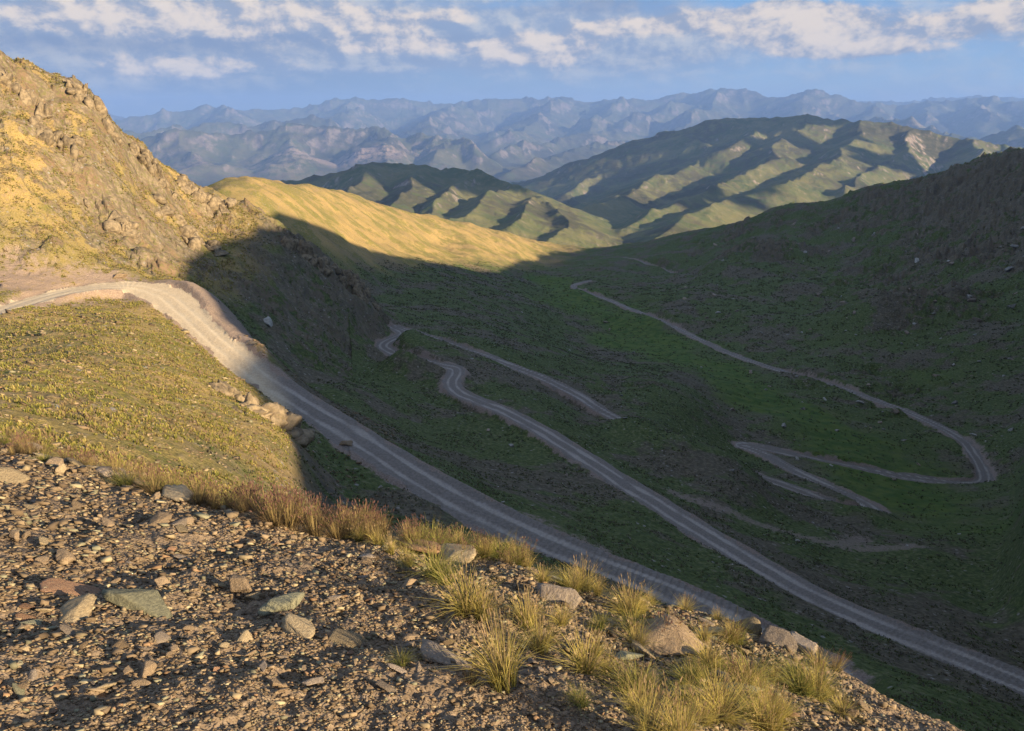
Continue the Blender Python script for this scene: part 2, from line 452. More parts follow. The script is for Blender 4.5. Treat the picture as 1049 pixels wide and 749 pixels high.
# scree: pebbly relief under the stones
nr = 1 - sstep(14, 24, r_)
nz += nr * (.055 * fbm(x_ / .8, y_ / .8, 3, 140) + .030 * np.abs(fbm(x_ / .22, y_ / .22, 2, 143)) + .014 * fbm(x_ / .06, y_ / .06, 2, 146))
GZ[vis] += nz
for px, py, r, rad, amp in [(416, 368, 222, 6.5, 7.0), (640, 436, 199, 7, 2.0), (680, 446, 193, 8, 2.0), (720, 458, 189, 8, 2.0), (890, 531, 192, 7, 3.0), (872, 524, 196, 5, 1.5), (935, 318, 515, 24, 13), (880, 330, 500, 22, 6), (790, 262, 730, 30, 13), (820, 300, 600, 20, 4), (1000, 350, 440, 20, 4), (700, 262, 860, 40, 5), (840, 295, 600, 26, 4), (985, 270, 620, 34, 6), (770, 330, 490, 18, 2.5), (505, 395, 215, 9, 1.6), (560, 365, 330, 16, 2.5)]:
    bx, by, _ = pxyz(px, py, r)
    GZ += amp * np.exp(-((GX - bx) ** 2 + (GY - by) ** 2) / (2 * rad * rad))

# ------------------------------------------------------------------ roads cut into the slope
RD = np.full(GX.shape, 99.0)     # distance to the centre line minus half width
RC = np.full(GX.shape, 99.0)     # distance to the centre line
RZ = np.zeros(GX.shape)
RS = np.zeros(GX.shape)          # signed lateral offset


def catmull(P, n):
    P = np.array(P)
    P = np.vstack([2 * P[0] - P[1], P, 2 * P[-1] - P[-2]])
    out = []
    for i in range(1, len(P) - 2):
        seg = np.linalg.norm(P[i + 1] - P[i])
        k = max(2, int(seg / n))
        t = np.linspace(0, 1, k, endpoint=False)[:, None]
        out.append(0.5 * ((2 * P[i]) + (-P[i - 1] + P[i + 1]) * t + (2 * P[i - 1] - 5 * P[i] + 4 * P[i + 1] - P[i + 2]) * t ** 2 + (-P[i - 1] + 3 * P[i] - 3 * P[i + 1] + P[i + 2]) * t ** 3))
    out.append(P[-2][None])
    return np.vstack(out)


def lay(run, hw0, reach=16.0):
    hw = hw0
    pts = [pxyz(px, py, road_r(px, py, z)) for px, py, z in run]
    C = catmull(pts, 0.7)
    # smooth the plan a little
    for _ in range(6):
        C[1:-1] = .25 * C[:-2] + .5 * C[1:-1] + .25 * C[2:]
    bend = float(np.argmin(np.hypot(C[:, 0] - pxyz(160, 300, 170)[0], C[:, 1] - pxyz(160, 300, 170)[1]))) / len(C)
    tan = np.gradient(C[:, :2], axis=0)
    tan /= np.linalg.norm(tan, axis=1)[:, None] + 1e-9
    for i, (cx, cy, cz_) in enumerate(C):
        r = math.hypot(cx, cy)
        a = math.atan2(cx, cy)
        da = reach / r
        if run is RUN1:
            hw = hw0 + 1.9 * math.exp(-((i / len(C) - bend) / .085) ** 2)
        ia, ib = np.searchsorted(AZ, a - da), np.searchsorted(AZ, a + da)
        ja, jb = np.searchsorted(RR, r - reach), np.searchsorted(RR, r + reach)
        if ib <= ia or jb <= ja:
            continue
        sl = (slice(ia, ib), slice(ja, jb))
        dx, dy = GX[sl] - cx, GY[sl] - cy
        d = np.hypot(dx, dy)
        m = d - hw < RD[sl]
        RD[sl][m] = (d - hw)[m]
        RC[sl][m] = d[m]
        RZ[sl][m] = cz_
        RS[sl][m] = (dx * tan[i, 1] - dy * tan[i, 0])[m]
    return C


LINES = [lay(run, hw) for run, hw in RUNS]
m = RD < 15.9
dz = GZ - RZ
bw = np.clip(1.25 * np.abs(dz), 2.0, 9)
t = sstep(0, 1, RD / bw)
rut = -0.09 * np.exp(-((np.abs(RS) - 1.15) / .42) ** 2) + .03 * fbm(GX / 1.4, GY / 1.4, 2, 150)
# berm of graded gravel on the outer edge
berm = .35 * np.exp(-((RD - .5) / .7) ** 2) * (.6 + .8 * fbm(GX / 7, GY / 7, 2, 152)) * (dz < .3)
rz = RZ + rut * (RD < 1) + berm
GZ[m] = (rz * (1 - t) + GZ * t)[m]
# old track on the far slope: dirt colour only
OT = np.full(GX.shape, 99.0)
fp = [pxyz(px, py, road_r(px, py, z))[:2] for px, py, z in FARTRACK]
mm = near & (GR > 90) & (GR < 320)
OT[mm] = line_d(fp, GX[mm], GY[mm])

# ------------------------------------------------------------------ lookups on the finished surface
LRR = np.log(RR)


def surf(x, y):
    """height of the finished ground at world x, y"""
    a = math.atan2(x, y)
    lr = math.log(math.hypot(x, y))
    i = int(np.clip(np.searchsorted(AZ, a) - 1, 0, NA - 2))
    j = int(np.clip(np.searchsorted(LRR, lr) - 1, 0, NR - 2))
    fa = (a - AZ[i]) / (AZ[i + 1] - AZ[i])
    fr = (lr - LRR[j]) / (LRR[j + 1] - LRR[j])
    return (GZ[i, j] * (1 - fa) + GZ[i + 1, j] * fa) * (1 - fr) + (GZ[i, j + 1] * (1 - fa) + GZ[i + 1, j + 1] * fa) * fr


def surf_v(x, y, A=None):
    A = GZ if A is None else A
    a = np.arctan2(x, y)
    lr = np.log(np.hypot(x, y))
    i = np.clip(np.searchsorted(AZ, a) - 1, 0, NA - 2)
    j = np.clip(np.searchsorted(LRR, lr) - 1, 0, NR - 2)
    fa = (a - AZ[i]) / (AZ[i + 1] - AZ[i])
    fr = (lr - LRR[j]) / (LRR[j + 1] - LRR[j])
    return (A[i, j] * (1 - fa) + A[i + 1, j] * fa) * (1 - fr) + (A[i, j + 1] * (1 - fa) + A[i + 1, j + 1] * fa) * fr


GT = GZ / GR


def hit(px, py, rmin=1.5):
    """first point of the ground seen through a photo pixel (used once, to find where things stand)"""
    a = paz(px, py)
    T = pT(px, py)
    i = int(np.clip(np.searchsorted(AZ, a) - 1, 0, NA - 2))
    fa = (a - AZ[i]) / (AZ[i + 1] - AZ[i])
    row = GT[i] * (1 - fa) + GT[i + 1] * fa
    k = np.where((row >= T) & (RR > rmin))[0]
    if not len(k):
        return None
    r = RR[k[0]]
    return r * math.sin(a), r * math.cos(a), row[k[0]] * r


# ------------------------------------------------------------------ masks for the materials
jit = fbm(GX / 1.2, GY / 1.2, 2, 160)
DIRT = 1 - sstep(-.2, 2.4, RD + .55 * jit + .9 * fbm(GX / 6, GY / 6, 2, 174))
CUT = (RD < 7) * sstep(.5, 1.6, GZ - RZ) * (1 - sstep(.6, 3.6, RD + .6 * jit + 1.2 * fbm(GX / 9, GY / 9, 2, 175)))
DIRT = np.maximum(DIRT, .8 * CUT)
DIRT = np.maximum(DIRT, (.30 + .05 * jit) * sstep(.22, .50, fbm(GX / 26, GY / 60, 4, 178)) * (GR > 60) * (GR < 1100) * (GA > R(-14)))
DIRT = np.maximum(DIRT, .6 * (1 - sstep(.5, 6.0, OT + 2.4 * jit)))
# bare ground: bank below the bend and the quarry-like patch left of it
BARE = np.zeros(GX.shape)
BARE[near] = blob([(235, 322, 150, 6, 1.1), (255, 338, 138, 6.5, 1.25), (245, 318, 150, 6, 1.2), (225, 303, 162, 6, 1.2), (205, 290, 172, 6, 1.1), (205, 300, 160, 7, 1.1), (175, 288, 172, 7, 1), (110, 288, 178, 7, .9), (20, 285, 172, 10, .8), (60, 300, 160, 9, .6), (130, 300, 168, 8, .6), (10, 265, 180, 9, .6), (430, 480, 92, 5, .5), (540, 540, 82, 5, .6), (600, 560, 78, 5, .6),
                   (835, 520, 195, 12, .3), (600, 420, 235, 10, .4)], GX[near], GY[near])
DIRT = np.clip(np.maximum(DIRT, BARE * (1 + .6 * jit)), 0, 1)
wander = .35 * fbm(GX / 14, GY / 14, 2, 163)
TRACK = np.exp(-((np.abs(RS + wander) - 1.2) / (.5 + .25 * fbm(GX / 9, GY / 9, 2, 161))) ** 2) * (RD < 1.5) * (.80 + .42 * fbm(GX / 6, GY / 9, 3, 162))
TRACK = np.clip(TRACK, 0, 1)
er = edge_r(GA)
SCREE = 1 - sstep(.86, 1.08, GR / er + .10 * fbm(GX / 1.6, GY / 1.6, 3, 164))
SCREE = np.maximum(SCREE, (1 - sstep(14, 30, GR)) * sstep(R(-14), R(0), GA))
# dryness: the left hill, the spur and the long ridge beyond are straw-dry, the valley is not
DRY = np.zeros(GX.shape)
azn = np.interp(RR, [0, 20, 40, 80, 130, 180, 240, 300, 420, 600, 850, 1200, 2600],
                [R(-8), R(-12), R(-16.5), R(-18), R(-20), R(-23), R(-20), R(-17), R(-13), R(-5.5), R(2), R(6), R(9)])[None, :]
DRY = sstep(R(2.0), R(-2.5), GA - azn + R(1.2) * fbm(GX / 40, GY / 40, 2, 166))
DRY = DRY * (np.where(GR > 380, .86, .78) + .35 * fbm(GX / 30, GY / 30, 3, 168))  # ridge set a little drier: its facing the sun put into the colour
HEATH = np.clip(.43 + .9 * fbm(GX / 35, GY / 35, 4, 170) + .35 * fbm(GX / 7, GY / 7, 2, 172), 0, 1)
STEEP = np.zeros(GX.shape)
gz_r = np.gradient(GZ, axis=1) / (np.gradient(GR, axis=1))
dA = np.gradient(AZ)[:, None] * GR
gz_a = np.gradient(GZ, axis=0) / dA
STEEP = np.hypot(gz_r, gz_a)

# ------------------------------------------------------------------ split the sheet into the setting's parts
AZC = (GA[:-1, :-1] + GA[1:, 1:]) / 2
RCN = (GR[:-1, :-1] + GR[1:, 1:]) / 2


def fc(A):
    return (A[:-1, :-1] + A[1:, 1:] + A[1:, :-1] + A[:-1, 1:]) / 4


reg = np.full(AZC.shape, 1, dtype=int)          # 1 valley
line_r = np.array([road_r(*p) for p in RUN3[36:]])
line_a = np.array([paz(p[0], p[1]) for p in RUN3[36:]])
o = np.argsort(line_r)
la = np.interp(RCN, np.concatenate([[0, 230], line_r[o], [850, 1300]]), np.concatenate([[R(60), R(45)], line_a[o], [paz(650, 266), paz(645, 255)]]))
reg[(AZC > la)] = 2                              # right hillside
reg[(RCN > 420) & (AZC < R(4)) & (AZC <= la) & (fc(DRY) > .35)] = 3   # golden ridge
reg[(RCN < 420) & (RCN > 16) & (AZC < la) & (fc(DRY) > .35)] = 4      # left hillside and spur
reg[RCN > 1750] = 5
reg[RCN > 11500] = 6
reg[RCN < np.minimum(edge_r(AZC) * 1.12, 18)] = 0
wob = fbm(GX / 4.5, GY / 4.5, 3, 176)
reg[(fc(RD) + .25 * fc(jit) + .9 * fc(wob) < .25) & (RCN > 40)] = 7
NAMES = {0: 'scree_slope_ground', 1: 'valley_ground', 2: 'shaded_hillside_ground', 3: 'golden_ridge_ground', 4: 'sunny_hillside_ground', 5: 'mountains', 6: 'distant_mountains', 7: 'dirt_road'}


def mesh_from(name, V, Fq, mats, attrs=None, smooth=True, fm=None):
    me = bpy.data.meshes.new(name)
    nv, nf = len(V), len(Fq)
    k = Fq.shape[1]
    me.vertices.add(nv)
    me.vertices.foreach_set('co', np.ascontiguousarray(V, dtype=np.float32).ravel())
    me.loops.add(nf * k)
    me.loops.foreach_set('vertex_index', np.ascontiguousarray(Fq, dtype=np.int32).ravel())
    me.polygons.add(nf)
    me.polygons.foreach_set('loop_start', np.arange(0, nf * k, k, dtype=np.int32))
    try:
        me.polygons.foreach_set('loop_total', np.full(nf, k, dtype=np.int32))
    except Exception:
        pass
    if smooth:
        me.polygons.foreach_set('use_smooth', np.ones(nf, dtype=bool))
    for a, arr in (attrs or {}).items():
        at = me.attributes.new(a, 'FLOAT_COLOR', 'POINT')
        at.data.foreach_set('color', np.ascontiguousarray(arr, dtype=np.float32).ravel())
    for mt in (mats if isinstance(mats, (list, tuple)) else [mats]):
        me.materials.append(mt)
    if fm is not None:
        me.polygons.foreach_set('material_index', fm.astype(np.int32))
    me.update()
    me.validate()
    return me


def link(name, me, parent=None, **props):
    ob = bpy.data.objects.new(name, me)
    COL.objects.link(ob)
    if parent is not None:
        ob.parent = parent
    for k, v in props.items():
        ob[k] = v
    return ob

# ------------------------------------------------------------------ materials
class NT:
    """small helper for node graphs"""

    def __init__(self, name):
        self.m = bpy.data.materials.new(name)
        self.m.use_nodes = True
        self.t = self.m.node_tree
        self.t.nodes.clear()
        self.out = self.t.nodes.new('ShaderNodeOutputMaterial')

    def n(self, kind, **kw):
        nd = self.t.nodes.new(kind)
        for k, v in kw.items():
            setattr(nd, k, v)
        return nd

    def l(self, a, b):
        self.t.links.new(a, b)

    def set(self, sock, v):
        if hasattr(v, 'is_output') or isinstance(v, bpy.types.NodeSocket):
            self.l(v, sock)
        else:
            sock.default_value = v

    def attr(self, name):
        a = self.n('ShaderNodeAttribute', attribute_name=name)
        s = self.n('ShaderNodeSeparateColor')
        self.l(a.outputs['Color'], s.inputs['Color'])
        return s.outputs['Red'], s.outputs['Green'], s.outputs['Blue'], a.outputs['Alpha']

    def co(self):
        return self.n('ShaderNodeTexCoord').outputs['Object']

    def noise(self, vec, scale, detail=4.0, rough=.55, dist=0.0, col=False):
        nd = self.n('ShaderNodeTexNoise')
        self.l(vec, nd.inputs['Vector'])
        nd.inputs['Scale'].default_value = scale
        nd.inputs['Detail'].default_value = detail
        nd.inputs['Roughness'].default_value = rough
        nd.inputs['Distortion'].default_value = dist
        return nd.outputs['Color' if col else 'Fac']

    def voro(self, vec, scale, feature='F1', out='Distance', rnd=1.0):
        nd = self.n('ShaderNodeTexVoronoi', feature=feature)
        self.l(vec, nd.inputs['Vector'])
        nd.inputs['Scale'].default_value = scale
        nd.inputs['Randomness'].default_value = rnd
        return nd.outputs[out]

    def ramp(self, v, a, b):
        nd = self.n('ShaderNodeMapRange', interpolation_type='SMOOTHSTEP')
        self.set(nd.inputs['Value'], v)
        nd.inputs['From Min'].default_value = a
        nd.inputs['From Max'].default_value = b
        return nd.outputs['Result']

    def lin(self, v, a, b, c, d):
        nd = self.n('ShaderNodeMapRange')
        self.set(nd.inputs['Value'], v)
        for k, q in zip(('From Min', 'From Max', 'To Min', 'To Max'), (a, b, c, d)):
            nd.inputs[k].default_value = q
        return nd.outputs['Result']

    def mix(self, f, a, b, mode='MIX'):
        nd = self.n('ShaderNodeMix', data_type='RGBA', blend_type=mode)
        self.set(nd.inputs[0], f)
        for s, v in ((nd.inputs[6], a), (nd.inputs[7], b)):
            if isinstance(v, (tuple, list)):
                v = tuple(v) + ((1.0,) if len(v) == 3 else ())
            self.set(s, v)
        return nd.outputs[2]

    def mth(self, op, a, b=None, clamp=False):
        nd = self.n('ShaderNodeMath', operation=op, use_clamp=clamp)
        self.set(nd.inputs[0], a)
        if b is not None:
            self.set(nd.inputs[1], b)
        return nd.outputs[0]

    def bump(self, h, strength, dist, nrm=None):
        nd = self.n('ShaderNodeBump')
        nd.inputs['Strength'].default_value = strength
        nd.inputs['Distance'].default_value = dist
        self.l(h, nd.inputs['Height'])
        if nrm is not None:
            self.l(nrm, nd.inputs['Normal'])
        return nd.outputs['Normal']

    def done(self, col, rough=.95, nrm=None, spec=.15, sheen=0.0, trans=0.0):
        p = self.n('ShaderNodeBsdfPrincipled')
        self.set(p.inputs['Base Color'], tuple(col) + (1.0,) if isinstance(col, (tuple, list)) and len(col) == 3 else col)
        self.set(p.inputs['Roughness'], rough)
        p.inputs['Specular IOR Level'].default_value = spec
        if nrm is not None:
            self.l(nrm, p.inputs['Normal'])
        if trans > 0:
            tr = self.n('ShaderNodeBsdfTranslucent')
            self.set(tr.inputs['Color'], tuple(col) + (1.0,) if isinstance(col, (tuple, list)) and len(col) == 3 else col)
            mx = self.n('ShaderNodeMixShader')
            mx.inputs[0].default_value = trans
            self.l(p.outputs[0], mx.inputs[1])
            self.l(tr.outputs[0], mx.inputs[2])
            self.l(mx.outputs[0], self.out.inputs['Surface'])
        else:
            self.l(p.outputs[0], self.out.inputs['Surface'])
        return self.m


def ground_material():
    g = NT('mountain_ground')
    co = g.co()
    dirt, lush, rock, dry = g.attr('mask_a')
    scree, heath, track, steep = g.attr('mask_b')
    n_big = g.noise(co, .045, 4, .6)
    n_mid = g.noise(co, .22, 5, .62)
    n_tuft = g.noise(co, 1.15, 4, .6)
    n_fine = g.noise(co, 4.5, 4, .65)
    n_grit = g.noise(co, 26, 3, .6)
    v_tuft = g.voro(co, 1.5)
    # living sward: green, brown heath, bare soil showing between
    green = g.mix(g.ramp(n_tuft, .35, .65), (.050, .066, .022), (.096, .118, .036))
    heathc = g.mix(g.ramp(n_tuft, .38, .62), (.078, .066, .044), (.128, .108, .070))
    soil = g.mix(g.ramp(n_fine, .35, .65), (.130, .100, .074), (.220, .172, .126))
    cushion = g.mix(g.ramp(n_fine, .4, .6), (.055, .066, .030), (.12, .126, .062))
    hf = g.ramp(g.mth('ADD', heath, g.mth('MULTIPLY', g.mth('SUBTRACT', n_mid, .5), 1.6)), .38, .78)
    sw = g.mix(hf, green, heathc)
    sw = g.mix(g.mth('MULTIPLY', g.ramp(v_tuft, .42, .12), .45), sw, cushion)
    sw = g.mix(g.mth('MULTIPLY', g.ramp(n_tuft, .52, .72), .55), sw, soil)
    lushc = g.mix(g.ramp(n_mid, .35, .65), (.050, .088, .018), (.098, .128, .028))
    sw = g.mix(g.mth('MULTIPLY', g.ramp(g.mth('ADD', lush, g.mth('MULTIPLY', g.mth('SUBTRACT', n_mid, .5), .7)), .25, .85), .92), sw, lushc)
    # straw-dry slopes
    straw = g.mix(g.ramp(n_fine, .36, .64), (.225, .155, .056), (.410, .290, .105))
    olive = g.mix(g.ramp(n_fine, .36, .64), (.118, .108, .026), (.265, .220, .056))
    drys = g.mix(g.ramp(g.mth('ADD', n_mid, g.mth('MULTIPLY', g.mth('SUBTRACT', n_big, .5), 2.0)), .46, .66), straw, olive)
    dsoil = g.mix(g.ramp(n_grit, .35, .65), (.205, .130, .082), (.330, .225, .145))
    drys = g.mix(g.mth('MULTIPLY', g.ramp(g.mth('ADD', g.mth('MULTIPLY', n_tuft, .6), g.mth('MULTIPLY', n_fine, .4)), .48, .60), .66), drys, dsoil)
    drys = g.mix(g.mth('MULTIPLY', g.ramp(g.noise(co, .75, 3, .6), .60, .70), .6), drys, (.10, .105, .03, 1))
    base = g.mix(dry, sw, drys)
    # rock
    sc = g.n('ShaderNodeMapping')
    sc.inputs['Scale'].default_value = (1, 1, .38)
    g.l(co, sc.inputs['Vector'])
    cr1 = g.noise(sc.outputs[0], .55, 6, .68, .6)
    wv = g.n('ShaderNodeVectorMath', operation='MULTIPLY_ADD')
    g.l(g.noise(co, .5, 4, .65, 0, True), wv.inputs[0])
    wv.inputs[1].default_value = (4.5, 4.5, 4.5)
    g.l(sc.outputs[0], wv.inputs[2])
    crk = g.voro(wv.outputs[0], .30, 'DISTANCE_TO_EDGE')
    rcol = g.mix(g.ramp(cr1, .32, .68), (.115, .085, .056), (.300, .228, .140))
    rcol = g.mix(g.ramp(g.noise(co, .16, 3), .45, .62), rcol, (.210, .140, .080, 1))
    rcol = g.mix(g.mth('MULTIPLY', g.ramp(crk, .09, .0), .38), rcol, (.045, .034, .028, 1))
    rcol = g.mix(g.mth('MULTIPLY', g.ramp(n_tuft, .50, .60), .72), rcol, (.150, .138, .044, 1))
    rm = g.ramp(g.mth('ADD', rock, g.mth('ADD', g.mth('MULTIPLY', g.mth('SUBTRACT', n_mid, .5), 2.4), g.mth('MULTIPLY', g.ramp(steep, .6, 1.1), .30))), .50, .80)
    rdk = g.mix(dry, g.mix(.55, rcol, (.085, .082, .066, 1)), rcol)
    base = g.mix(rm, base, rdk)
    # scattered pale stones, too small and far to be objects of their own
    stv = g.voro(co, .55)
    base = g.mix(g.mth('MULTIPLY', g.ramp(stv, .20, .12), g.mth('MULTIPLY', g.ramp(n_mid, .44, .56), g.mth('SUBTRACT', .9, lush, True))), base, (.26, .235, .20, 1))
    # loose dirt
    dcol = g.mix(g.ramp(n_fine, .3, .7), (.165, .125, .100), (.270, .210, .165))
    dcol = g.mix(g.mth('MULTIPLY', dry, .75), dcol, g.mix(g.ramp(n_fine, .3, .7), (.275, .185, .120), (.390, .280, .190)))
    base = g.mix(g.ramp(g.mth('ADD', dirt, g.mth('MULTIPLY', g.mth('SUBTRACT', n_fine, .5), .7)), .3, .72), base, dcol)
    # scree soil between stones
    scol = g.mix(g.ramp(n_grit, .3, .7), (.130, .094, .061), (.250, .183, .118))
    scol = g.mix(g.ramp(g.noise(co, 1.6, 3), .35, .7), scol, g.mix(g.ramp(n_grit, .3, .7), (.098, .072, .049), (.195, .142, .094)))
    base = g.mix(scree, base, scol)
    h = g.mth('ADD', g.mth('MULTIPLY', n_tuft, .55), g.mth('MULTIPLY', n_fine, .22))
    b1 = g.bump(h, .9, .5)
    b2 = g.bump(g.mth('ADD', g.noise(co, 9, 4, .65), g.mth('MULTIPLY', cr1, g.mth('MULTIPLY', rm, 12.0))), .6, .10, b1)
    return g.done(base, .96, b2, .1)


def road_material():
    g = NT('dirt_road_gravel')
    co = g.co()
    dirt, lush, rock, dry = g.attr('mask_a')
    scree, heath, track, steep = g.attr('mask_b')
    n1 = g.noise(co, .35, 4, .6)
    n2 = g.noise(co, 3.0, 5, .65)
    n3 = g.noise(co, 14, 3, .6)
    loose = g.mix(g.ramp(n2, .3, .7), (.128, .110, .092), (.195, .168, .142))
    worn = g.mix(g.ramp(n2, .3, .7), (.245, .215, .180), (.325, .286, .242))
    c = g.mix(g.ramp(g.mth('ADD', track, g.mth('MULTIPLY', g.mth('SUBTRACT', n1, .5), .6)), .2, .8), loose, worn)
    tan = g.mix(g.ramp(n2, .3, .7), (.400, .310, .195), (.540, .430, .285))  # paler tan for the sunlit stretch of road: sunlight put into the colour
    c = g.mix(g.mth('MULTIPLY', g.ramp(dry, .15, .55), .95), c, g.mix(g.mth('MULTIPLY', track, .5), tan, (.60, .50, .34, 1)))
    c = g.mix(g.mth('MULTIPLY', g.ramp(n3, .6, .72), .35), c, (.10, .085, .075, 1))
    b = g.bump(g.mth('ADD', n3, g.mth('MULTIPLY', n2, 2.0)), .5, .05)
    return g.done(c, .95, b, .1)


def mountain_material(name, far):
    g = NT(name)
    co = g.co()
    k = .35 if far else 1.0
    sepz = g.n('ShaderNodeSeparateXYZ')
    g.l(co, sepz.inputs[0])
    steep, rel, cliff, cult = g.attr('mask_a')
    n0 = g.noise(co, .00055 * (1 if far else 2.2), 4, .6)
    n1 = g.noise(co, .0035 * k, 6, .65)
    n2 = g.noise(co, .018 * k, 6, .7)
    n3 = g.noise(co, .07 * k, 4, .7)
    grass = g.mix(g.ramp(n1, .36, .64), (.125, .118, .052), (.064, .082, .034))
    grass = g.mix(g.ramp(n2, .45, .7), grass, (.150, .130, .066, 1))
    dark = g.mix(g.ramp(n2, .35, .65), (.045, .048, .027), (.080, .074, .046))
    rock = g.mix(g.ramp(n2, .32, .68), (.110, .090, .075), (.245, .200, .165))
    c = g.mix(g.ramp(g.mth('ADD', n0, g.mth('MULTIPLY', g.mth('SUBTRACT', n2, .5), .5)), .48, .58), grass, dark)
    c = g.mix(g.ramp(g.mth('ADD', steep, g.mth('MULTIPLY', g.mth('SUBTRACT', n2, .5), .8)), .55, .85), c, rock)
    c = g.mix(g.mth('MULTIPLY', g.ramp(n3, .55, .7), .35), c, (.07, .07, .045, 1))
    c = g.mix(g.mth('MULTIPLY', cliff, g.ramp(n2, .38, .55)), c, g.mix(g.ramp(n3, .3, .7), (.26, .18, .145), (.46, .35, .28)))
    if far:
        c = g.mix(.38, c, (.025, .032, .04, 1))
    b = g.bump(n1, 1.0, 60.0 if far else 22.0)
    b = g.bump(n2, .9, 16.0 if far else 5.0, b)
    return g.done(c, .96, b, .05)


M_GROUND = ground_material()
M_ROAD = road_material()
M_MTN = mountain_material('mountain_slopes', False)
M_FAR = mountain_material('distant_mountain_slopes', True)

# ------------------------------------------------------------------ build the setting
A1 = np.stack([DIRT, LU, RK, np.clip(DRY, 0, 1)], -1).astype(np.float32)
A2 = np.stack([SCREE, HEATH, TRACK, np.clip(STEEP / 1.5, 0, 1)], -1).astype(np.float32)
REL = np.clip((GZ - base_z(GR)) / 700, 0, 1)
CLIFF = np.zeros(GX.shape)
fm_ = GR > 11500
cl = [pxyz(*p)[:2] for p in [(60, 160, 15000), (200, 156, 15000), (330, 152, 15000), (420, 153, 14600), (485, 163, 14300)]]
CLIFF[fm_] = np.exp(-(line_d(cl, GX[fm_], GY[fm_]) / 900) ** 2) * np.clip(.55 + 1.2 * fbm(GX[fm_] / 1500, GY[fm_] / 1500, 3, 190), 0, 1)
A3 = np.stack([np.clip(STEEP / 1.2, 0, 1), REL, CLIFF, np.zeros(GX.shape)], -1).astype(np.float32)
IDX = np.arange(NA * NR).reshape(NA, NR)
P_ALL = np.stack([GX, GY, GZ], -1).reshape(-1, 3)
for k, nm in NAMES.items():
    sel = np.argwhere(reg == k)
    if not len(sel):
        continue
    i, j = sel[:, 0], sel[:, 1]
    Fq = np.stack([IDX[i, j], IDX[i, j + 1], IDX[i + 1, j + 1], IDX[i + 1, j]], 1)
    used, inv = np.unique(Fq, return_inverse=True)
    Fq = inv.reshape(Fq.shape)
    at = {'mask_a': (A3 if k in (5, 6) else A1).reshape(-1, 4)[used], 'mask_b': A2.reshape(-1, 4)[used]}
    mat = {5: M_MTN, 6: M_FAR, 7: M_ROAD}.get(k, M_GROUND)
    me = mesh_from(nm, P_ALL[used], Fq, mat, at)
    # quads were listed azimuth-major: flip so that normals point up
    ob = link(nm, me, kind='structure')
# the little disc of ground under the camera
rim = IDX[:, 0]
c = np.vstack([P_ALL[rim], [[0, 0, -1.62]]])
n = len(rim)
tri = np.array([[n, i, (i + 1)] for i in range(n - 1)])
me = mesh_from('scree_slope_ground', c, tri, M_GROUND, {'mask_a': np.tile([0, 0, 0, 0], (n + 1, 1)), 'mask_b': np.tile([1, 0, 0, 0], (n + 1, 1))})
link('scree_slope_ground', me, kind='structure')


# ------------------------------------------------------------------ stones, tussocks, shrubs
def rock_material(name, a, b, c, scale=6.0, wild=.35):
    g = NT(name)
    co = g.co()
    oi = g.n('ShaderNodeObjectInfo')
    n1 = g.noise(co, scale, 5, .65, .4)
    n2 = g.noise(co, scale * 5, 4, .7)
    col = g.mix(g.ramp(n1, .35, .65), a, b)
    col = g.mix(g.mth('MULTIPLY', g.ramp(n2, .52, .68), .6), col, c)
    hs = g.n('ShaderNodeHueSaturation')
    g.l(col, hs.inputs['Color'])
    g.l(g.lin(oi.outputs['Random'], 0, 1, 1 - wild, 1 + wild), hs.inputs['Value'])
    nb = g.bump(g.mth('ADD', n1, g.mth('MULTIPLY', n2, .35)), .6, .25 / scale)
    return g.done(hs.outputs[0], .93, nb, .12)


M_BROWN = rock_material('brown_scree_stone', (.175, .124, .076), (.262, .190, .118), (.125, .09, .056))
M_TAN = rock_material('tan_lichened_stone', (.225, .170, .100), (.330, .255, .150), (.16, .12, .08))
M_GREEN = rock_material('grey_green_stone', (.165, .160, .105), (.250, .235, .150), (.26, .21, .13))
M_RED = rock_material('rusty_stone', (.200, .110, .064), (.260, .160, .095), (.13, .08, .055))
M_GREY = rock_material('grey_stone', (.180, .140, .102), (.270, .215, .160), (.13, .10, .078))
M_CRAG = rock_material('crag_rock', (.105, .080, .054), (.240, .182, .112), (.125, .112, .042), .9, .10)
M_PALE = rock_material('pale_boulder', (.22, .205, .175), (.32, .30, .255), (.15, .14, .115), 1.2)


def ico(sub):
    bm = bmesh.new()
    bmesh.ops.create_icosphere(bm, subdivisions=sub, radius=1.0)
    V = np.array([v.co[:] for v in bm.verts])
    Fq = np.array([[v.index for v in f.verts] for f in bm.faces])
    bm.free()
    return V, Fq


ICO = {k: ico(k) for k in (1, 2, 3, 4)}


def facet_rock(rng, sub=3, planes=11, dims=(1, .8, .5), rough=.05):
    """a stone cut by random planes: flat broken faces and hard edges"""
    V, Fq = ICO[sub]
    N = rng.normal(size=(planes, 3))
    N /= np.linalg.norm(N, axis=1)[:, None]
    D = rng.uniform(.42, .95, planes)
    dots = V @ N.T
    rad = np.where(dots > 1e-3, D[None, :] / np.maximum(dots, 1e-3), 9).min(1)
    rad = np.minimum(rad, 1.5)
    P = V * rad[:, None]
    s = rng.uniform(0, 50)
    nz_ = fbm(P[:, 0] * 2.2 + s, P[:, 1] * 2.2 + P[:, 2] * 1.7, 3, 200) * rough * 2
    P = P * (1 + nz_)[:, None]
    return P * np.array(dims), Fq


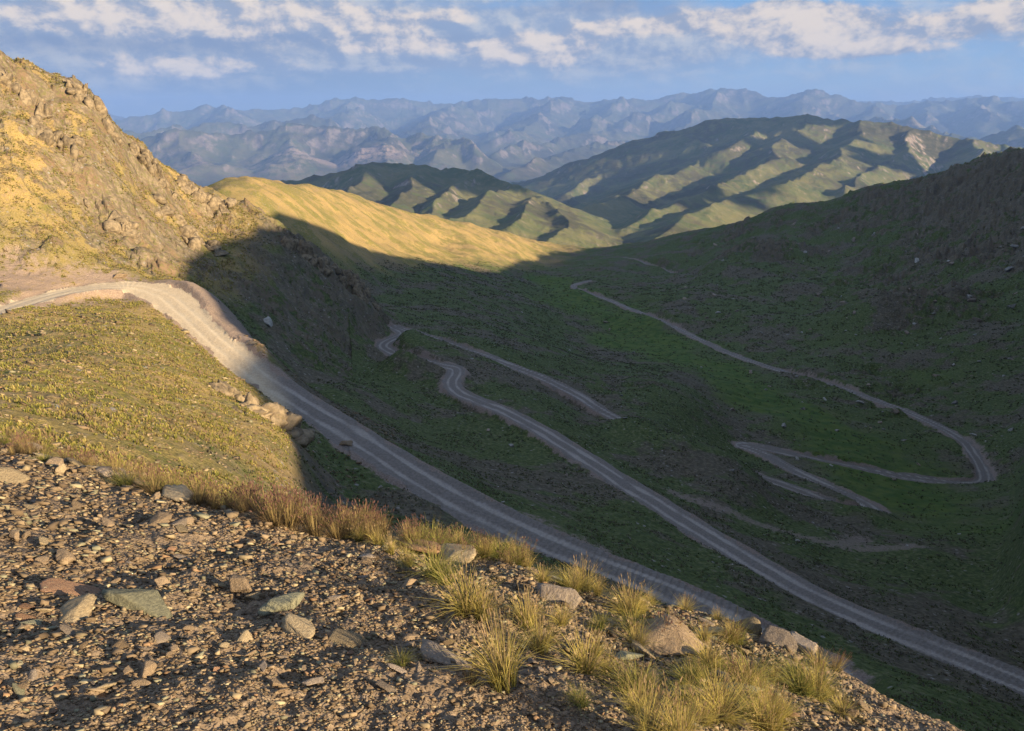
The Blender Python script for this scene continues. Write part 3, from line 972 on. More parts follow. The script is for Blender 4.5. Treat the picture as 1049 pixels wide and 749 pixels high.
ROCK_RNG = np.random.default_rng(21)
PROTO = {}
for kind, mat in (('brown', M_BROWN), ('tan', M_TAN), ('green', M_GREEN), ('rusty', M_RED), ('grey', M_GREY), ('pale', M_PALE)):
    PROTO[kind] = []
    for q in range(6):
        flat = ROCK_RNG.uniform(.26, .55)
        V, Fq = facet_rock(ROCK_RNG, 4, int(ROCK_RNG.integers(7, 11)), (1.25, ROCK_RNG.uniform(.7, 1.05), flat), .035)
        me = mesh_from('stone', V, Fq, mat, smooth=False)
        PROTO[kind].append((me, flat))


def nrm_at(x, y, e=.25):
    e = max(e, .004 * math.hypot(x, y))
    n = Vector((surf(x - e, y) - surf(x + e, y), surf(x, y - e) - surf(x, y + e), 2 * e))
    return n.normalized()


def place_rock(name, kind, x, y, size, label, group=None, cat='stone', tilt=.25, sink=.25, rng=ROCK_RNG, yaw=None, variant=None, face=0.0):
    me, flat = PROTO[kind][int(rng.integers(0, 6)) if variant is None else variant]
    z = surf(x, y)
    n = nrm_at(x, y, size * .6)
    n = (n + Vector((rng.normal() * tilt - face * x / math.hypot(x, y), rng.normal() * tilt - face * y / math.hypot(x, y), 0))).normalized()
    q = n.to_track_quat('Z', 'Y') @ Matrix.Rotation(rng.uniform(0, 6.28) if yaw is None else yaw, 3, 'Z').to_quaternion()
    s = size / 2
    ob = link(name, me)
    ob.rotation_mode = 'QUATERNION'
    ob.rotation_quaternion = q
    zk = 1.7 if 'boulder' in name else 1.0
    ob.scale = (s, s * rng.uniform(.85, 1.1), s * rng.uniform(.85, 1.25) * zk)
    ob.location = (x, y, z + n.z * flat * s * (1 - 2 * sink))
    ob['label'] = label
    ob['category'] = cat
    if group:
        ob['group'] = group
    return ob


def at_px(px, py, near_slope=True):
    p = hit(px, py)
    if near_slope and p is not None:
        a0, r0 = math.atan2(p[0], p[1]), math.hypot(p[0], p[1])
        e = float(edge_r(a0))
        if r0 > 1.12 * e:                    # a look past the brow of the slope: stand it on the brow
            x, y = .99 * e * math.sin(a0), .99 * e * math.cos(a0)
            p = (x, y, surf(x, y))
    return p, math.sqrt(p[0] ** 2 + p[1] ** 2 + p[2] ** 2)


# the stones one can single out: photo pixel of the middle, width in pixels
for kind, px, py, wpx, sink, label in [
        ('green', 150, 621, 50, .30, 'large flat pale green stone slab with a black shadow behind it'),
        ('tan', 80, 627, 42, .3, 'yellowish lichened stone lying beside the rusty stone in the scree'),
        ('rusty', 66, 604, 46, .30, 'rusty orange stone just above the yellowish stone in the scree'),
        ('green', 288, 626, 38, .18, 'triangular pale green stone below the dark upright stone'),
        ('brown', 246, 606, 30, .05, 'upright brown stone throwing a broad black shadow in the scree'),
        ('tan', 310, 649, 40, .36, 'long thin pale slab lying flat below the triangular green stone'),
        ('tan', 352, 657, 26, .15, 'small pale split stone right of the long thin slab'),
        ('tan', 8, 494, 24, .3, 'long pale slab at the left end of the scree edge'),
        ('grey', 448, 676, 44, .08, 'upright brown grey rock among the dark soil beside the tallest tussock'),
        ('rusty', 424, 552, 38, .25, 'large reddish brown rock embedded in the grass fringe of the slope'),
        ('tan', 473, 556, 42, .15, 'tan rounded rock in the grass fringe just above the road'),
        ('grey', 579, 616, 34, .15, 'rounded grey boulder between straw tussocks on the stony crest'),
        ('pale', 573, 598, 16, .1, 'small white stone beside a tussock on the crest of the slope'),
        ('tan', 658, 610, 22, .1, 'pale upright block on the crest skyline above the road'),
        ('tan', 657, 669, 22, .08, 'pale yellow cube of stone on the dark stony crest'),
        ('green', 643, 675, 26, .1, 'grey green stone leaning beside the pale yellow cube of stone'),
        ('brown', 690, 664, 66, .34, 'broad tilted brown slab across the middle of the stony crest'),
        ('tan', 737, 651, 30, .12, 'round yellow lichened stone on the stony crest below the skyline'),
        ('tan', 763, 645, 24, .12, 'small tan rock right of the round lichened stone'),
        ('grey', 801, 655, 34, .24, 'rounded pale grey boulder at the edge of the shadowed slope'),
        ('grey', 823, 668, 28, .05, 'pointed grey rock right of the rounded pale boulder'),
        ('brown', 706, 712, 42, .2, 'flat brown stone in front of the yellow grass near the bottom'),
        ('tan', 769, 729, 26, .12, 'squarish tan rock near the bottom of the stony crest'),
        ('green', 755, 708, 30, .15, 'flat pale green stone between two yellow tussocks'),
        ('brown', 575, 560 + 22, 26, .15, 'brown block between two tussocks on the crest skyline'),
        ('pale', 276, 333, 15, .2, 'pale flat boulder lying alone on the shaded slope below the bend'),
        ('brown', 354, 456, 12, .1, 'dark rock at the edge of the shaded road'),
        ('brown', 124, 284, 12, .1, 'dark rock at the outer edge of the sunny road bend'),
]:
    (x, y, z), dist = at_px(px, py, (px, py) not in ((276, 333), (354, 456), (124, 284)))
    place_rock('boulder' if 'boulder' in label else 'stone', kind, x, y, wpx * dist / F * (.95 if px > 400 else .85), label, None, 'boulder' if 'boulder' in label else 'stone', .12, sink, face=.38 if px < 400 else .05)

for px, py, wpx in [(68, 466, 18), (82, 472, 22), (95, 477, 20), (106, 482, 24), (118, 487, 20), (130, 493, 26), (146, 500, 24), (163, 505, 20), (183, 511, 26), (28, 461, 18), (45, 464, 16)]:
    (x, y, z), dist = at_px(px, py)
    place_rock('edge_slab', 'tan' if wpx > 20 else 'grey', x, y, wpx * dist / F * 1.1, 'pale flat slab in the line of stones along the upper edge of the scree', 'slabs along the edge of the scree', 'stone', .1, .25)

srng = np.random.default_rng(33)
KINDS_ = [('brown', .50, 'brown angular stone lying loose in the scree'), ('grey', .17, 'grey broken stone lying loose in the scree'), ('tan', .14, 'tan angular stone lying loose in the scree'),
          ('green', .12, 'greenish flat stone lying loose in the scree'), ('rusty', .07, 'rusty red stone lying loose in the scree')]
cnt = 0
while cnt < 215:
    px, py = srng.uniform(-10, 900), srng.uniform(455, 748)
    p = hit(px, py)
    if p is None or math.hypot(p[0], p[1]) > edge_r(math.atan2(p[0], p[1])) * .97:
        continue
    dist = math.sqrt(sum(v * v for v in p))
    w_ = float(np.exp(srng.normal(math.log(8.5), .36)))
    u_ = srng.uniform()
    acc = 0
    for kind, pr, lab in KINDS_:
        acc += pr
        if u_ < acc:
            break
    place_rock('scree_stone', kind, p[0], p[1], min(w_, 38) * dist / F, lab, 'loose stones on the near slope', 'stone', .3, .22, srng)
    cnt += 1

# pale boulders dotted over the shaded slopes
cnt = 0
while cnt < 170:
    if cnt < 110:
        px, py = srng.uniform(700, 1060), srng.uniform(225, 480)
    else:
        px, py = srng.uniform(400, 1000), srng.uniform(300, 600)
    p = hit(px, py, 20)
    if p is None:
        continue
    r0 = math.hypot(p[0], p[1])
    if surf_v(np.array([p[0]]), np.array([p[1]]), RD)[0] < 3 or r0 < 70 or r0 > 900:
        continue
    if cnt < 110 and fbm(np.array([p[0] / 45]), np.array([p[1] / 45]), 2, 222)[0] < .02:
        continue
    dist = math.sqrt(sum(v * v for v in p))
    place_rock('hillside_boulder', 'pale' if srng.uniform() < .55 else 'grey', p[0], p[1], float(np.clip(np.exp(srng.normal(math.log(2.7), .42)), 1.7, 7)) * dist / F, 'small pale boulder lying on the shaded grassy slopes of the valley',
               'boulders scattered over the shaded slopes', 'boulder', .25, .25, srng)
    cnt += 1


def scatter(n, a0, a1, r0, r1, rng, power=1.0):
    a = rng.uniform(a0, a1, n)
    u = rng.uniform(0, 1, n)
    r = (r0 ** power + u * (r1 ** power - r0 ** power)) ** (1 / power)
    return r * np.sin(a), r * np.cos(a), r


# ---- gravel: tens of thousands of chips, one sheet of loose material
V1 = np.array([(x, y, z) for x in (-1, 1) for y in (-1, 1) for z in (-1, 1)], dtype=float) * .8
F1 = np.array([(0, 1, 3), (0, 3, 2), (4, 6, 7), (4, 7, 5), (0, 4, 5), (0, 5, 1), (2, 3, 7), (2, 7, 6), (0, 2, 6), (0, 6, 4), (1, 5, 7), (1, 7, 3)])
GN = 115000
ga = srng.uniform(R(-42), R(40), GN)
gr = np.exp(srng.uniform(math.log(1.7), math.log(14), GN))
ok = gr < edge_r(ga) * (1.02 + .05 * srng.normal(size=GN))
ga, gr = ga[ok], gr[ok]
gx, gy = gr * np.sin(ga), gr * np.cos(ga)
clump = fbm(gx / .7, gy / .7, 3, 230)
ok = srng.uniform(size=len(gx)) < .75 + .7 * clump
gx, gy, gr = gx[ok], gy[ok], gr[ok]
n = len(gx)
gs = gr * np.exp(srng.normal(math.log(.0025), .47, n))
sx2, sy2, sr2 = scatter(9000, R(-40), R(-10), 16, 140, srng, 1.3)
k2 = (surf_v(sx2, sy2, RD) > 1) & (fbm(sx2 / 4, sy2 / 4, 3, 232) > -.1)
gs = np.concatenate([gs, (.05 + .0011 * sr2[k2]) * np.exp(srng.normal(0, .4, k2.sum()))])
gx, gy, gr = np.concatenate([gx, sx2[k2]]), np.concatenate([gy, sy2[k2]]), np.concatenate([gr, sr2[k2]])
n = len(gx)
gz_ = surf_v(gx, gy)
# chips lie nearly flat: a full turn about the vertical, a limited tilt
th = srng.uniform(0, 2 * math.pi, n)
tl = srng.normal(0, .32, n)
ta = srng.uniform(0, 2 * math.pi, n)
w_, z1 = np.cos(th / 2) * np.cos(tl / 2), np.sin(th / 2) * np.cos(tl / 2)
x1, y1 = np.cos(ta) * np.sin(tl / 2), np.sin(ta) * np.sin(tl / 2)
RM = np.stack([1 - 2 * (y1 * y1 + z1 * z1), 2 * (x1 * y1 - z1 * w_), 2 * (x1 * z1 + y1 * w_), 2 * (x1 * y1 + z1 * w_), 1 - 2 * (x1 * x1 + z1 * z1), 2 * (y1 * z1 - x1 * w_), 2 * (x1 * z1 - y1 * w_), 2 * (y1 * z1 + x1 * w_), 1 - 2 * (x1 * x1 + y1 * y1)], -1).reshape(n, 3, 3)
base = V1[None] * srng.uniform(.35, 1.15, (n, len(V1), 3)) * np.stack([srng.uniform(.8, 1.35, n), srng.uniform(.55, 1.0, n), srng.uniform(.22, .65, n)], -1)[:, None, :]
PV = np.einsum('nij,nvj->nvi', RM, base)
PV[:, :, 2] += PV[:, :, 0] * -.15 + PV[:, :, 1] * -.4
PV = PV * gs[:, None, None] + np.stack([gx, gy, gz_ + gs * .22], -1)[:, None, :]
pal = np.array([(.180, .128, .076), (.250, .184, .112), (.140, .101, .064), (.295, .228, .132), (.215, .195, .120), (.25, .155, .085), (.34, .285, .17)])
ci = srng.choice(len(pal), n, p=[.30, .26, .17, .11, .07, .05, .04])
cc = .86 * pal[ci] * srng.uniform(.7, 1.3, (n, 1))
gcol = np.concatenate([np.repeat(cc[:, None, :], len(V1), 1), np.ones((n, len(V1), 1))], -1)
FQ = (F1[None] + (np.arange(n) * len(V1))[:, None, None]).reshape(-1, 3)


def tint_material(name, rough=.95, trans=0.0, val=None):
    g = NT(name)
    a = g.n('ShaderNodeAttribute', attribute_name='tint')
    c = a.outputs['Color']
    nz2 = g.noise(g.co(), 40 if val is None else val, 3, .6)
    c = g.mix(g.mth('MULTIPLY', g.ramp(nz2, .35, .7), .35), c, g.mix(.55, c, (.04, .03, .025, 1)))
    return g.done(c, rough, None, .1, trans=trans)


M_GRAVEL = tint_material('gravel_chips')
M_BLADE = tint_material('grass_blades', .8, .38, 8.0)
M_SHRUB = tint_material('shrub_leaves', .9, .20, 8.0)
link('gravel', mesh_from('gravel', PV.reshape(-1, 3), FQ, M_GRAVEL, {'tint': gcol.reshape(-1, 4)}, smooth=False), kind='stuff')


# ---- grass
def blades(rng, n, h, spread, lean, w, c0, c1, cvar=.2, segs=3, wind=(0, 0)):
    """n curved blades rooted in a disc; returns verts, quads, tint"""
    a = rng.uniform(0, 2 * math.pi, n)
    rr = spread * np.sqrt(rng.uniform(0, 1, n))
    root = np.stack([rr * np.cos(a), rr * np.sin(a), np.zeros(n)], -1)
    out = a + rng.normal(0, .6, n)
    ln = h * rng.uniform(.55, 1.1, n)
    le = lean * rng.uniform(.2, 1.3, n)
    dirx, diry = np.cos(out) * le + wind[0], np.sin(out) * le + wind[1]
    side = np.stack([-np.sin(out + rng.normal(0, .9, n)), np.cos(out), np.zeros(n)], -1)
    ts = np.linspace(0, 1, segs + 1)
    vs_, cs = [], []
    tone = rng.uniform(1 - cvar, 1 + cvar, (n, 1))
    hue = rng.uniform(0, 1, (n, 1))
    for t in ts:
        p = root + np.stack([dirx * t * t * ln, diry * t * t * ln, ln * (t - .28 * t * t * np.minimum(le, 1.4))], -1)
        wd = w * (1 - t) ** .7 * .5 + w * .04
        c = (np.array(c0) * (1 - t) + np.array(c1) * t) * tone
        c = c * (1 - .35 * hue * np.array([.0, .12, .2]))
        vs_ += [p - side * wd, p + side * wd]
        cs += [c, c]
    V = np.stack(vs_, 1)
    C = np.stack(cs, 1)
    k = 2 * (segs + 1)
    q = np.array([[2 * s, 2 * s + 1, 2 * s + 3, 2 * s + 2] for s in range(segs)])
    Fq = (q[None] + (np.arange(n) * k)[:, None, None]).reshape(-1, 4)
    return V.reshape(-1, 3), Fq, np.concatenate([C, np.ones(C.shape[:2] + (1,))], -1).reshape(-1, 4)


def heads(rng, n, h, spread, lean, c, size):
    """seed stalks with a feathery head"""
    Vs, Fs, Cs = [], [], []
    off = 0
    for i in range(n):
        a = rng.uniform(0, 6.283)
        le = lean * rng.uniform(.1, 1.1)
        L = h * rng.uniform(.75, 1.15)
        top = np.array([math.cos(a) * le * L, math.sin(a) * le * L, L * (1 - .2 * le)])
        root = np.array([math.cos(a), math.sin(a), 0]) * spread * rng.uniform(0, .8)
        ax = (top - root) / np.linalg.norm(top - root)
        s1 = np.cross(ax, [0, 0, 1.0])
        s1 /= np.linalg.norm(s1) + 1e-6
        s2 = np.cross(ax, s1)
        wv = .0022 * h / .35
        tone = rng.uniform(.7, 1.3)
        stem = [root - s1 * wv, root + s1 * wv, top + s1 * wv * .6, top - s1 * wv * .6]
        Vs += stem
        Fs.append([off, off + 1, off + 2, off + 3])
        Cs += [(.30, .22, .09)] * 4
        off += 4
        hl = size * rng.uniform(.5, 1.0)
        for s in (s1, s2):
            b = top - ax * hl * .25
            m_ = top + ax * hl * .25
            e = top + ax * hl * .8
            wd = hl * .11
            Vs += [b, m_ + s * wd, e, m_ - s * wd]
            Fs.append([off, off + 1, off + 2, off + 3])
            Cs += [tuple(np.array(c) * tone)] * 4
            off += 4
    C = np.array(Cs)
    return np.array(Vs), np.array(Fs), np.concatenate([C, np.ones((len(C), 1))], 1)


trng = np.random.default_rng(44)
TUS = {}


def make_tussock(kind, k):
    if kind == 'straw':
        b = blades(trng, 190, 1.0, .24, 1.05, .016, (.165, .155, .036), (.66, .53, .15))
        s = heads(trng, 44, 1.12, .2, .55, (.42, .30, .16), .16)
    elif kind == 'green':
        b = blades(trng, 190, 1.0, .26, 1.15, .019, (.085, .110, .024), (.38, .34, .085))
        s = heads(trng, 10, 1.1, .2, .6, (.40, .32, .14), .14)
    else:
        b = blades(trng, 150, .8, .28, .95, .016, (.075, .062, .032), (.215, .140, .075))
        s = heads(trng, 60, 1.1, .26, .5, (.215, .115, .090), .17)
    return mesh_from('tussock_blades', b[0], b[1], M_BLADE, {'tint': b[2]}, smooth=False), mesh_from('seed_heads', s[0], s[1], M_BLADE, {'tint': s[2]}, smooth=False)


for kind in ('straw', 'green', 'seed'):
    TUS[kind] = [make_tussock(kind, k) for k in range(7)]


def tussock(kind, x, y, h, wide, label, group=None):
    b, s = TUS[kind][int(trng.integers(0, 7))]
    root = bpy.data.objects.new('grass_tussock', None)
    COL.objects.link(root)
    root.empty_display_size = .05
    root.location = (x, y, surf(x, y) - .01)
    root.rotation_euler = (trng.normal() * .13, trng.normal() * .13, trng.uniform(0, 6.28))
    root.scale = (h * wide, h * wide, h)
    root['label'] = label
    root['category'] = 'grass tussock'
    if group:
        root['group'] = group
    link('blades', b, root)
    link('seed_heads', s, root)
    return root


for kind, px, py, hpx, wide, label in [
        ('straw', 517, 706, 108, .62, 'tallest straw tussock with long pale stems in the middle of the scree edge'),
        ('straw', 664, 770, 86, .75, 'big straw tussock at the bottom frame edge'),
        ('straw', 600, 690, 62, .9, 'broad golden tussock with reddish stems left of the tilted brown slab'),
        ('straw', 553, 668, 66, .7, 'straw tussock leaning beside the tallest tussock'),
        ('straw', 478, 628, 66, .9, 'bright yellow tussock standing at the scree edge above bare soil'),
        ('green', 445, 592, 52, .95, 'yellow green tussock below the tan rock of the fringe'),
        ('straw', 700, 778, 84, .7, 'tall seeding tussock in the lower corner of the stony crest'),
        ('straw', 598, 604, 44, .9, 'yellow tussock on the skyline of the crest against the road'),
        ('straw', 646, 632, 52, .85, 'pale tussock beside the upright block on the skyline'),
        ('seed', 482, 700, 34, .9, 'small reddish tussock on bare soil left of the tallest tussock'),
        ('green', 412, 682, 22, 1.3, 'small green plant alone on the bare scree'),
        ('green', 594, 722, 28, 1.2, 'low green plant in the dark soil in front of the golden tussock'),
        ('straw', 730, 724, 54, .8, 'golden tussock left of the pale green flat stone'),
        ('straw', 764, 704, 40, 1.0, 'round golden tussock above the squarish tan rock'),
        ('straw', 829, 706, 26, 1.1, 'last small golden tussock at the lower end of the crest'),
]:
    p, dist = at_px(px, min(py, 748))
    if py > 748:
        r0 = math.hypot(p[0], p[1]) * (1 - (py - 748) * .0022)
        a0 = math.atan2(p[0], p[1])
        p = (r0 * math.sin(a0), r0 * math.cos(a0), 0)
        p = (p[0], p[1], surf(p[0], p[1]))
    dist = math.sqrt(sum(v * v for v in p))
    tussock(kind, p[0], p[1], .64 * hpx * dist / F, wide * 1.1, label)

for px, py, hpx in [(400, 568, 32), (418, 580, 38), (388, 558, 28), (460, 598, 44), (495, 634, 46), (540, 582, 26), (556, 598, 30), (577, 602, 36), (612, 610, 32), (575, 640, 34), (540, 642, 46), (610, 672, 30), (650, 648, 34), (702, 622, 28), (668, 616, 22), (735, 632, 22), (716, 700, 34), (745, 690, 32), (779, 712, 34), (792, 700, 26), (848, 712, 20), (655, 722, 36), (718, 742, 40), (368, 554, 24), (352, 546, 26)]:
    p, dist = at_px(px, py)
    tussock('straw' if trng.uniform() < .72 else 'green', p[0], p[1], .62 * hpx * dist / F * trng.uniform(.85, 1.15), trng.uniform(.75, 1.15), 'straw yellow grass tussock growing among the stones of the near crest', 'straw tussocks on the near crest')

cnt = 0
while cnt < 40:
    px, py = trng.uniform(560, 868), trng.uniform(590, 748)
    p = hit(px, py)
    if p is None or math.hypot(p[0], p[1]) > edge_r(math.atan2(p[0], p[1])) * 1.05 or py < 600 + (px - 600) * .33 or (px < 640 and py > 690):
        continue
    dist = math.sqrt(sum(v * v for v in p))
    tussock('straw' if trng.uniform() < .6 else ('green' if trng.uniform() < .6 else 'seed'), p[0], p[1], trng.uniform(14, 30) * dist / F, trng.uniform(.8, 1.3), 'straw yellow grass tussock growing among the stones of the near crest', 'straw tussocks on the near crest')
    cnt += 1

ex = np.interp
for i in range(125):
    px = trng.uniform(-5, 540)
    ey = ex(px, [0, 60, 120, 200, 300, 400, 540], [450, 465, 484, 509, 533, 554, 572])
    py = ey + trng.normal() * 5 + trng.uniform(-8, 6)
    p = hit(px, py)
    if p is None:
        continue
    r0 = math.hypot(p[0], p[1])
    a0 = math.atan2(p[0], p[1])
    if r0 > edge_r(a0) * 1.25:
        r0 = edge_r(a0) * trng.uniform(.96, 1.16)
        p = (r0 * math.sin(a0), r0 * math.cos(a0), 0)
        p = (p[0], p[1], surf(p[0], p[1]))
    dist = math.sqrt(sum(v * v for v in p))
    hp = np.interp(px, [0, 180, 300, 540], [11, 20, 26, 17]) * trng.uniform(.75, 1.25)
    green = trng.uniform() < np.interp(px, [0, 200, 300, 540], [.15, .22, .25, .45])
    if green:
        tussock('green' if trng.uniform() < .5 else 'straw', p[0], p[1], hp * dist / F, trng.uniform(.8, 1.2), 'yellow green grass clump in the fringe along the top of the scree', 'yellow green clumps in the scree fringe')
    else:
        tussock('seed', p[0], p[1], hp * dist / F, trng.uniform(.8, 1.2), 'reddish brown seeding grass clump in the fringe along the top of the scree', 'seeding grass clumps in the scree fringe')


# ---- ground cover as single masses
def cover(name, x, y, h, wd, nb, c0, c1, mat, rng):
    n = len(x)
    z = surf_v(x, y)
    pal_i = rng.integers(0, len(c0), n)
    V0, C0 = [], []
    for b in range(nb):
        a = rng.uniform(0, 6.283, n)
        le = rng.uniform(.15, .9, n)
        hh = h * rng.uniform(.6, 1.2, n)
        ox, oy = rng.normal(0, .35, n) * wd, rng.normal(0, .35, n) * wd
        ca, sa = np.cos(a), np.sin(a)
        p0 = np.stack([x + ox - sa * wd * .3, y + oy + ca * wd * .3, z - .02 * h], -1)
        p1 = np.stack([x + ox + sa * wd * .3, y + oy - ca * wd * .3, z - .02 * h], -1)
        p2 = np.stack([x + ox + ca * le * hh, y + oy + sa * le * hh, z + hh], -1)
        V0.append(np.stack([p0, p1, p2], 1))
        tone = rng.uniform(.75, 1.25, (n, 1))
        ca0, ca1 = np.array(c0)[pal_i] * tone, np.array(c1)[pal_i] * tone
        C0.append(np.stack([ca0, ca0, ca1], 1))
    V = np.concatenate(V0, 0).reshape(-1, 3)
    C = np.concatenate(C0, 0).reshape(-1, 3)
    Fq = np.arange(len(V)).reshape(-1, 3)
    return link(name, mesh_from(name, V, Fq, mat, {'tint': np.concatenate([C, np.ones((len(C), 1))], 1)}, smooth=False), kind='stuff')


crng = np.random.default_rng(55)
x, y, r = scatter(170000, R(-42), R(-8), 15, 290, crng, 1.2)
okm = (surf_v(x, y, DRY) > .45) & (surf_v(x, y, RD) > .8) & (surf_v(x, y, DIRT) < .5) & (surf_v(x, y, RK) < .9)
okm &= crng.uniform(size=len(x)) < .42 + 1.5 * fbm(x / 3.6, y / 3.6, 4, 240)
x, y, r = x[okm], y[okm], r[okm]
cover('dry_grass', x, y, np.clip(.10 + .0010 * r, .1, .4) * np.exp(crng.normal(-.1, .38, len(x))), np.clip(.13 + .0011 * r, .1, .42), 4,
      [(.10, .105, .026), (.19, .14, .045), (.15, .14, .035), (.16, .105, .06)], [(.31, .29, .062), (.52, .41, .13), (.43, .37, .085), (.34, .25, .12)], M_BLADE, crng)
x, y, r = scatter(200000, R(-33), R(43), 40, 950, crng, .9)
okm = (surf_v(x, y, DRY) < .45) & (surf_v(x, y, RD) > 1.0) & (surf_v(x, y, DIRT) < .55)
okm &= crng.uniform(size=len(x)) < (.42 + 1.2 * fbm(x / 9, y / 9, 3, 244)) * (1 - sstep(500, 950, r)) * (1 - .7 * np.clip(surf_v(x, y, LU), 0, 1))
x, y, r = x[okm], y[okm], r[okm]
cover('low_shrubs', x, y, np.clip(.10 + .0008 * r, .1, .6) * crng.uniform(.6, 1.3, len(x)), np.clip(.20 + .0015 * r, .2, 1.1), 5,
      [(.048, .060, .022), (.058, .074, .024), (.072, .060, .044), (.10, .09, .058)], [(.080, .100, .032), (.100, .122, .038), (.125, .098, .068), (.17, .15, .10)], M_SHRUB, crng)


# ---- rock outcrops: jointed blocks standing out of the slope
def outcrop(px, py, wpx, hpx, label, n=9, name='rock_outcrop', r=None, squash=.8, lean=.15, seed=1, deep=.6, blk=(.06, .15)):
    rng = np.random.default_rng(seed)
    if r is None:
        p = hit(px, py, 30)
    else:
        p = pxyz(px, py, r)
    dist = math.sqrt(sum(v * v for v in p))
    W_, H_ = wpx * dist / F, hpx * dist / F
    Vs, Fs, off = [], [], 0
    az0 = math.atan2(p[0], p[1])
    sx_, sy_ = math.cos(az0), -math.sin(az0)
    fx_, fy_ = math.sin(az0), math.cos(az0)
    for i in range(n):
        s = rng.uniform(-.36, .36)
        f = rng.uniform(-.25, .35)
        x, y = p[0] + s * W_ * sx_ + f * W_ * fx_ * .7, p[1] + s * W_ * sy_ + f * W_ * fy_ * .7
        k = (1 - abs(s) * 1.1) * rng.uniform(.6, 1.15)
        dims = np.array([rng.uniform(*blk) * W_, rng.uniform(*blk) * W_, max(.25, k) * H_ * rng.uniform(.35, .75)])
        V, Fq = facet_rock(rng, 3, 9, (1, 1, 1), .05)
        V = V * dims
        # joints: cut shallow ledges into the sides
        led = np.floor(V[:, 2] / (H_ * .16) + rng.uniform()) % 2
        V[:, :2] *= (1 - .07 * led)[:, None]
        V += (fbm(V[:, 0] / (W_ * .06) + 5 * i, V[:, 1] / (W_ * .06) + V[:, 2] / (W_ * .05), 3, 260) * W_ * .018)[:, None] * np.array([1, 1, .5])
        a = rng.uniform(0, 6.28)
        ca, sa = math.cos(a), math.sin(a)
        V = np.stack([V[:, 0] * ca - V[:, 1] * sa + lean * V[:, 2] * rng.normal(), V[:, 0] * sa + V[:, 1] * ca, V[:, 2]], -1)
        V += np.array([x - p[0], y - p[1], surf(x, y) - p[2] + dims[2] * (1 - 2 * deep) * .6])
        Vs.append(V)
        Fs.append(Fq + off)
        off += len(V)
    ob = link(name, mesh_from(name, np.vstack(Vs), np.vstack(Fs), M_CRAG, smooth=False))
    ob.location = p
    ob['label'] = label
    ob['category'] = 'rock outcrop'
    return ob


for i, (px, py, w_, h_, n, lab, dp) in enumerate([
        (96, 112, 40, 22, 10, 'square topped crag on the skyline of the sunny rocky hill', .55),
        (155, 172, 46, 26, 11, 'pale crag on the sunny skyline below the square topped crag', .6),
        (60, 150, 50, 24, 10, 'broken pale rock face high on the sunny hill under the skyline', .68),
        (212, 205, 60, 22, 12, 'string of pale rocks along the lower sunny skyline', .68),
        (195, 246, 60, 24, 12, 'reddish cliff band just above the edge of the shadow', .68),
        (120, 236, 56, 18, 10, 'low reddish cliff band above the dirt road bend', .72),
        (22, 98, 40, 22, 8, 'rough brown rocks at the left end of the sunny skyline', .68),
        (312, 262, 56, 26, 12, 'dark crag at the upper end of the shaded rocky spur', .68),
        (362, 296, 52, 24, 12, 'dark crag at the lower end of the shaded rocky spur', .68),
        (281, 434, 60, 30, 24, 'sunlit rock ledge jutting out above the shaded road', .46),
        (234, 404, 34, 18, 8, 'small split rock with a black crack on the sunny grass slope', .45),
]):
    outcrop(px, py, w_, h_ * .8, lab, n * 2, seed=300 + i, deep=dp + .07, blk=(.13, .26) if dp < .5 else (.06, .15))

# ---- unseen clouds off to the side of the view: added for their shadows on the mountains
M_CLOUD = NT('cloud_white').done((.8, .8, .8), 1.0, None, 0.0)


def cloud_over(px, py, r, su, sv, w0=-4500.0, seed=0):
    x, y, z = pxyz(px, py, r)
    u, v, w_ = sunuv(x, y, z)
    zc = (v - w0 * SE) / CE
    cx, cy = u * ux + w0 * hx, u * uy + w0 * hy
    V, Fq = ICO[4]
    k = 1 + .35 * fbm(V[:, 0] * 1.7 + seed, V[:, 1] * 1.7 + V[:, 2] * 1.3, 4, 280 + seed)
    V = V * k[:, None]
    L = V[:, :1] * su * np.array([[ux, uy, 0]]) + V[:, 1:2] * 500 * np.array([[hx, hy, 0]]) + V[:, 2:3] * sv * np.array([[0, 0, 1.0]])
    ob = link('shadow_clouds', mesh_from('shadow_clouds', L, Fq, M_CLOUD), kind='structure')
    ob.location = (cx, cy, max(zc, 1250 + sv))
    return ob


cloud_over(800, 120, 7400, 620, 150, seed=1)
cloud_over(700, 134, 7600, 560, 130, -4800, seed=2)
cloud_over(610, 168, 8050, 520, 150, -5200, seed=3)
cloud_over(400, 172, 4050, 520, 140, -4700, seed=4)
cloud_over(470, 182, 3800, 300, 90, -5000, seed=5)
cloud_over(690, 206, 3800, 150, 45, -5600, seed=6)
cloud_over(905, 165, 6000, 260, 70, -6000, seed=7)
cloud_over(610, 214, 4300, 170, 60, -6200, seed=8)
cloud_over(830, 140, 6500, 180, 40, -5700, seed=9)

# ------------------------------------------------------------------ air
def box_mesh(name, lo, hi, mat):
    V = np.array([(x, y, z) for x in (lo[0], hi[0]) for y in (lo[1], hi[1]) for z in (lo[2], hi[2])])
    Fq = np.array([(0, 1, 3, 2), (4, 6, 7, 5), (0, 4, 5, 1), (2, 3, 7, 6), (0, 2, 6, 4), (1, 5, 7, 3)])
    return mesh_from(name, V, Fq, mat, smooth=False)


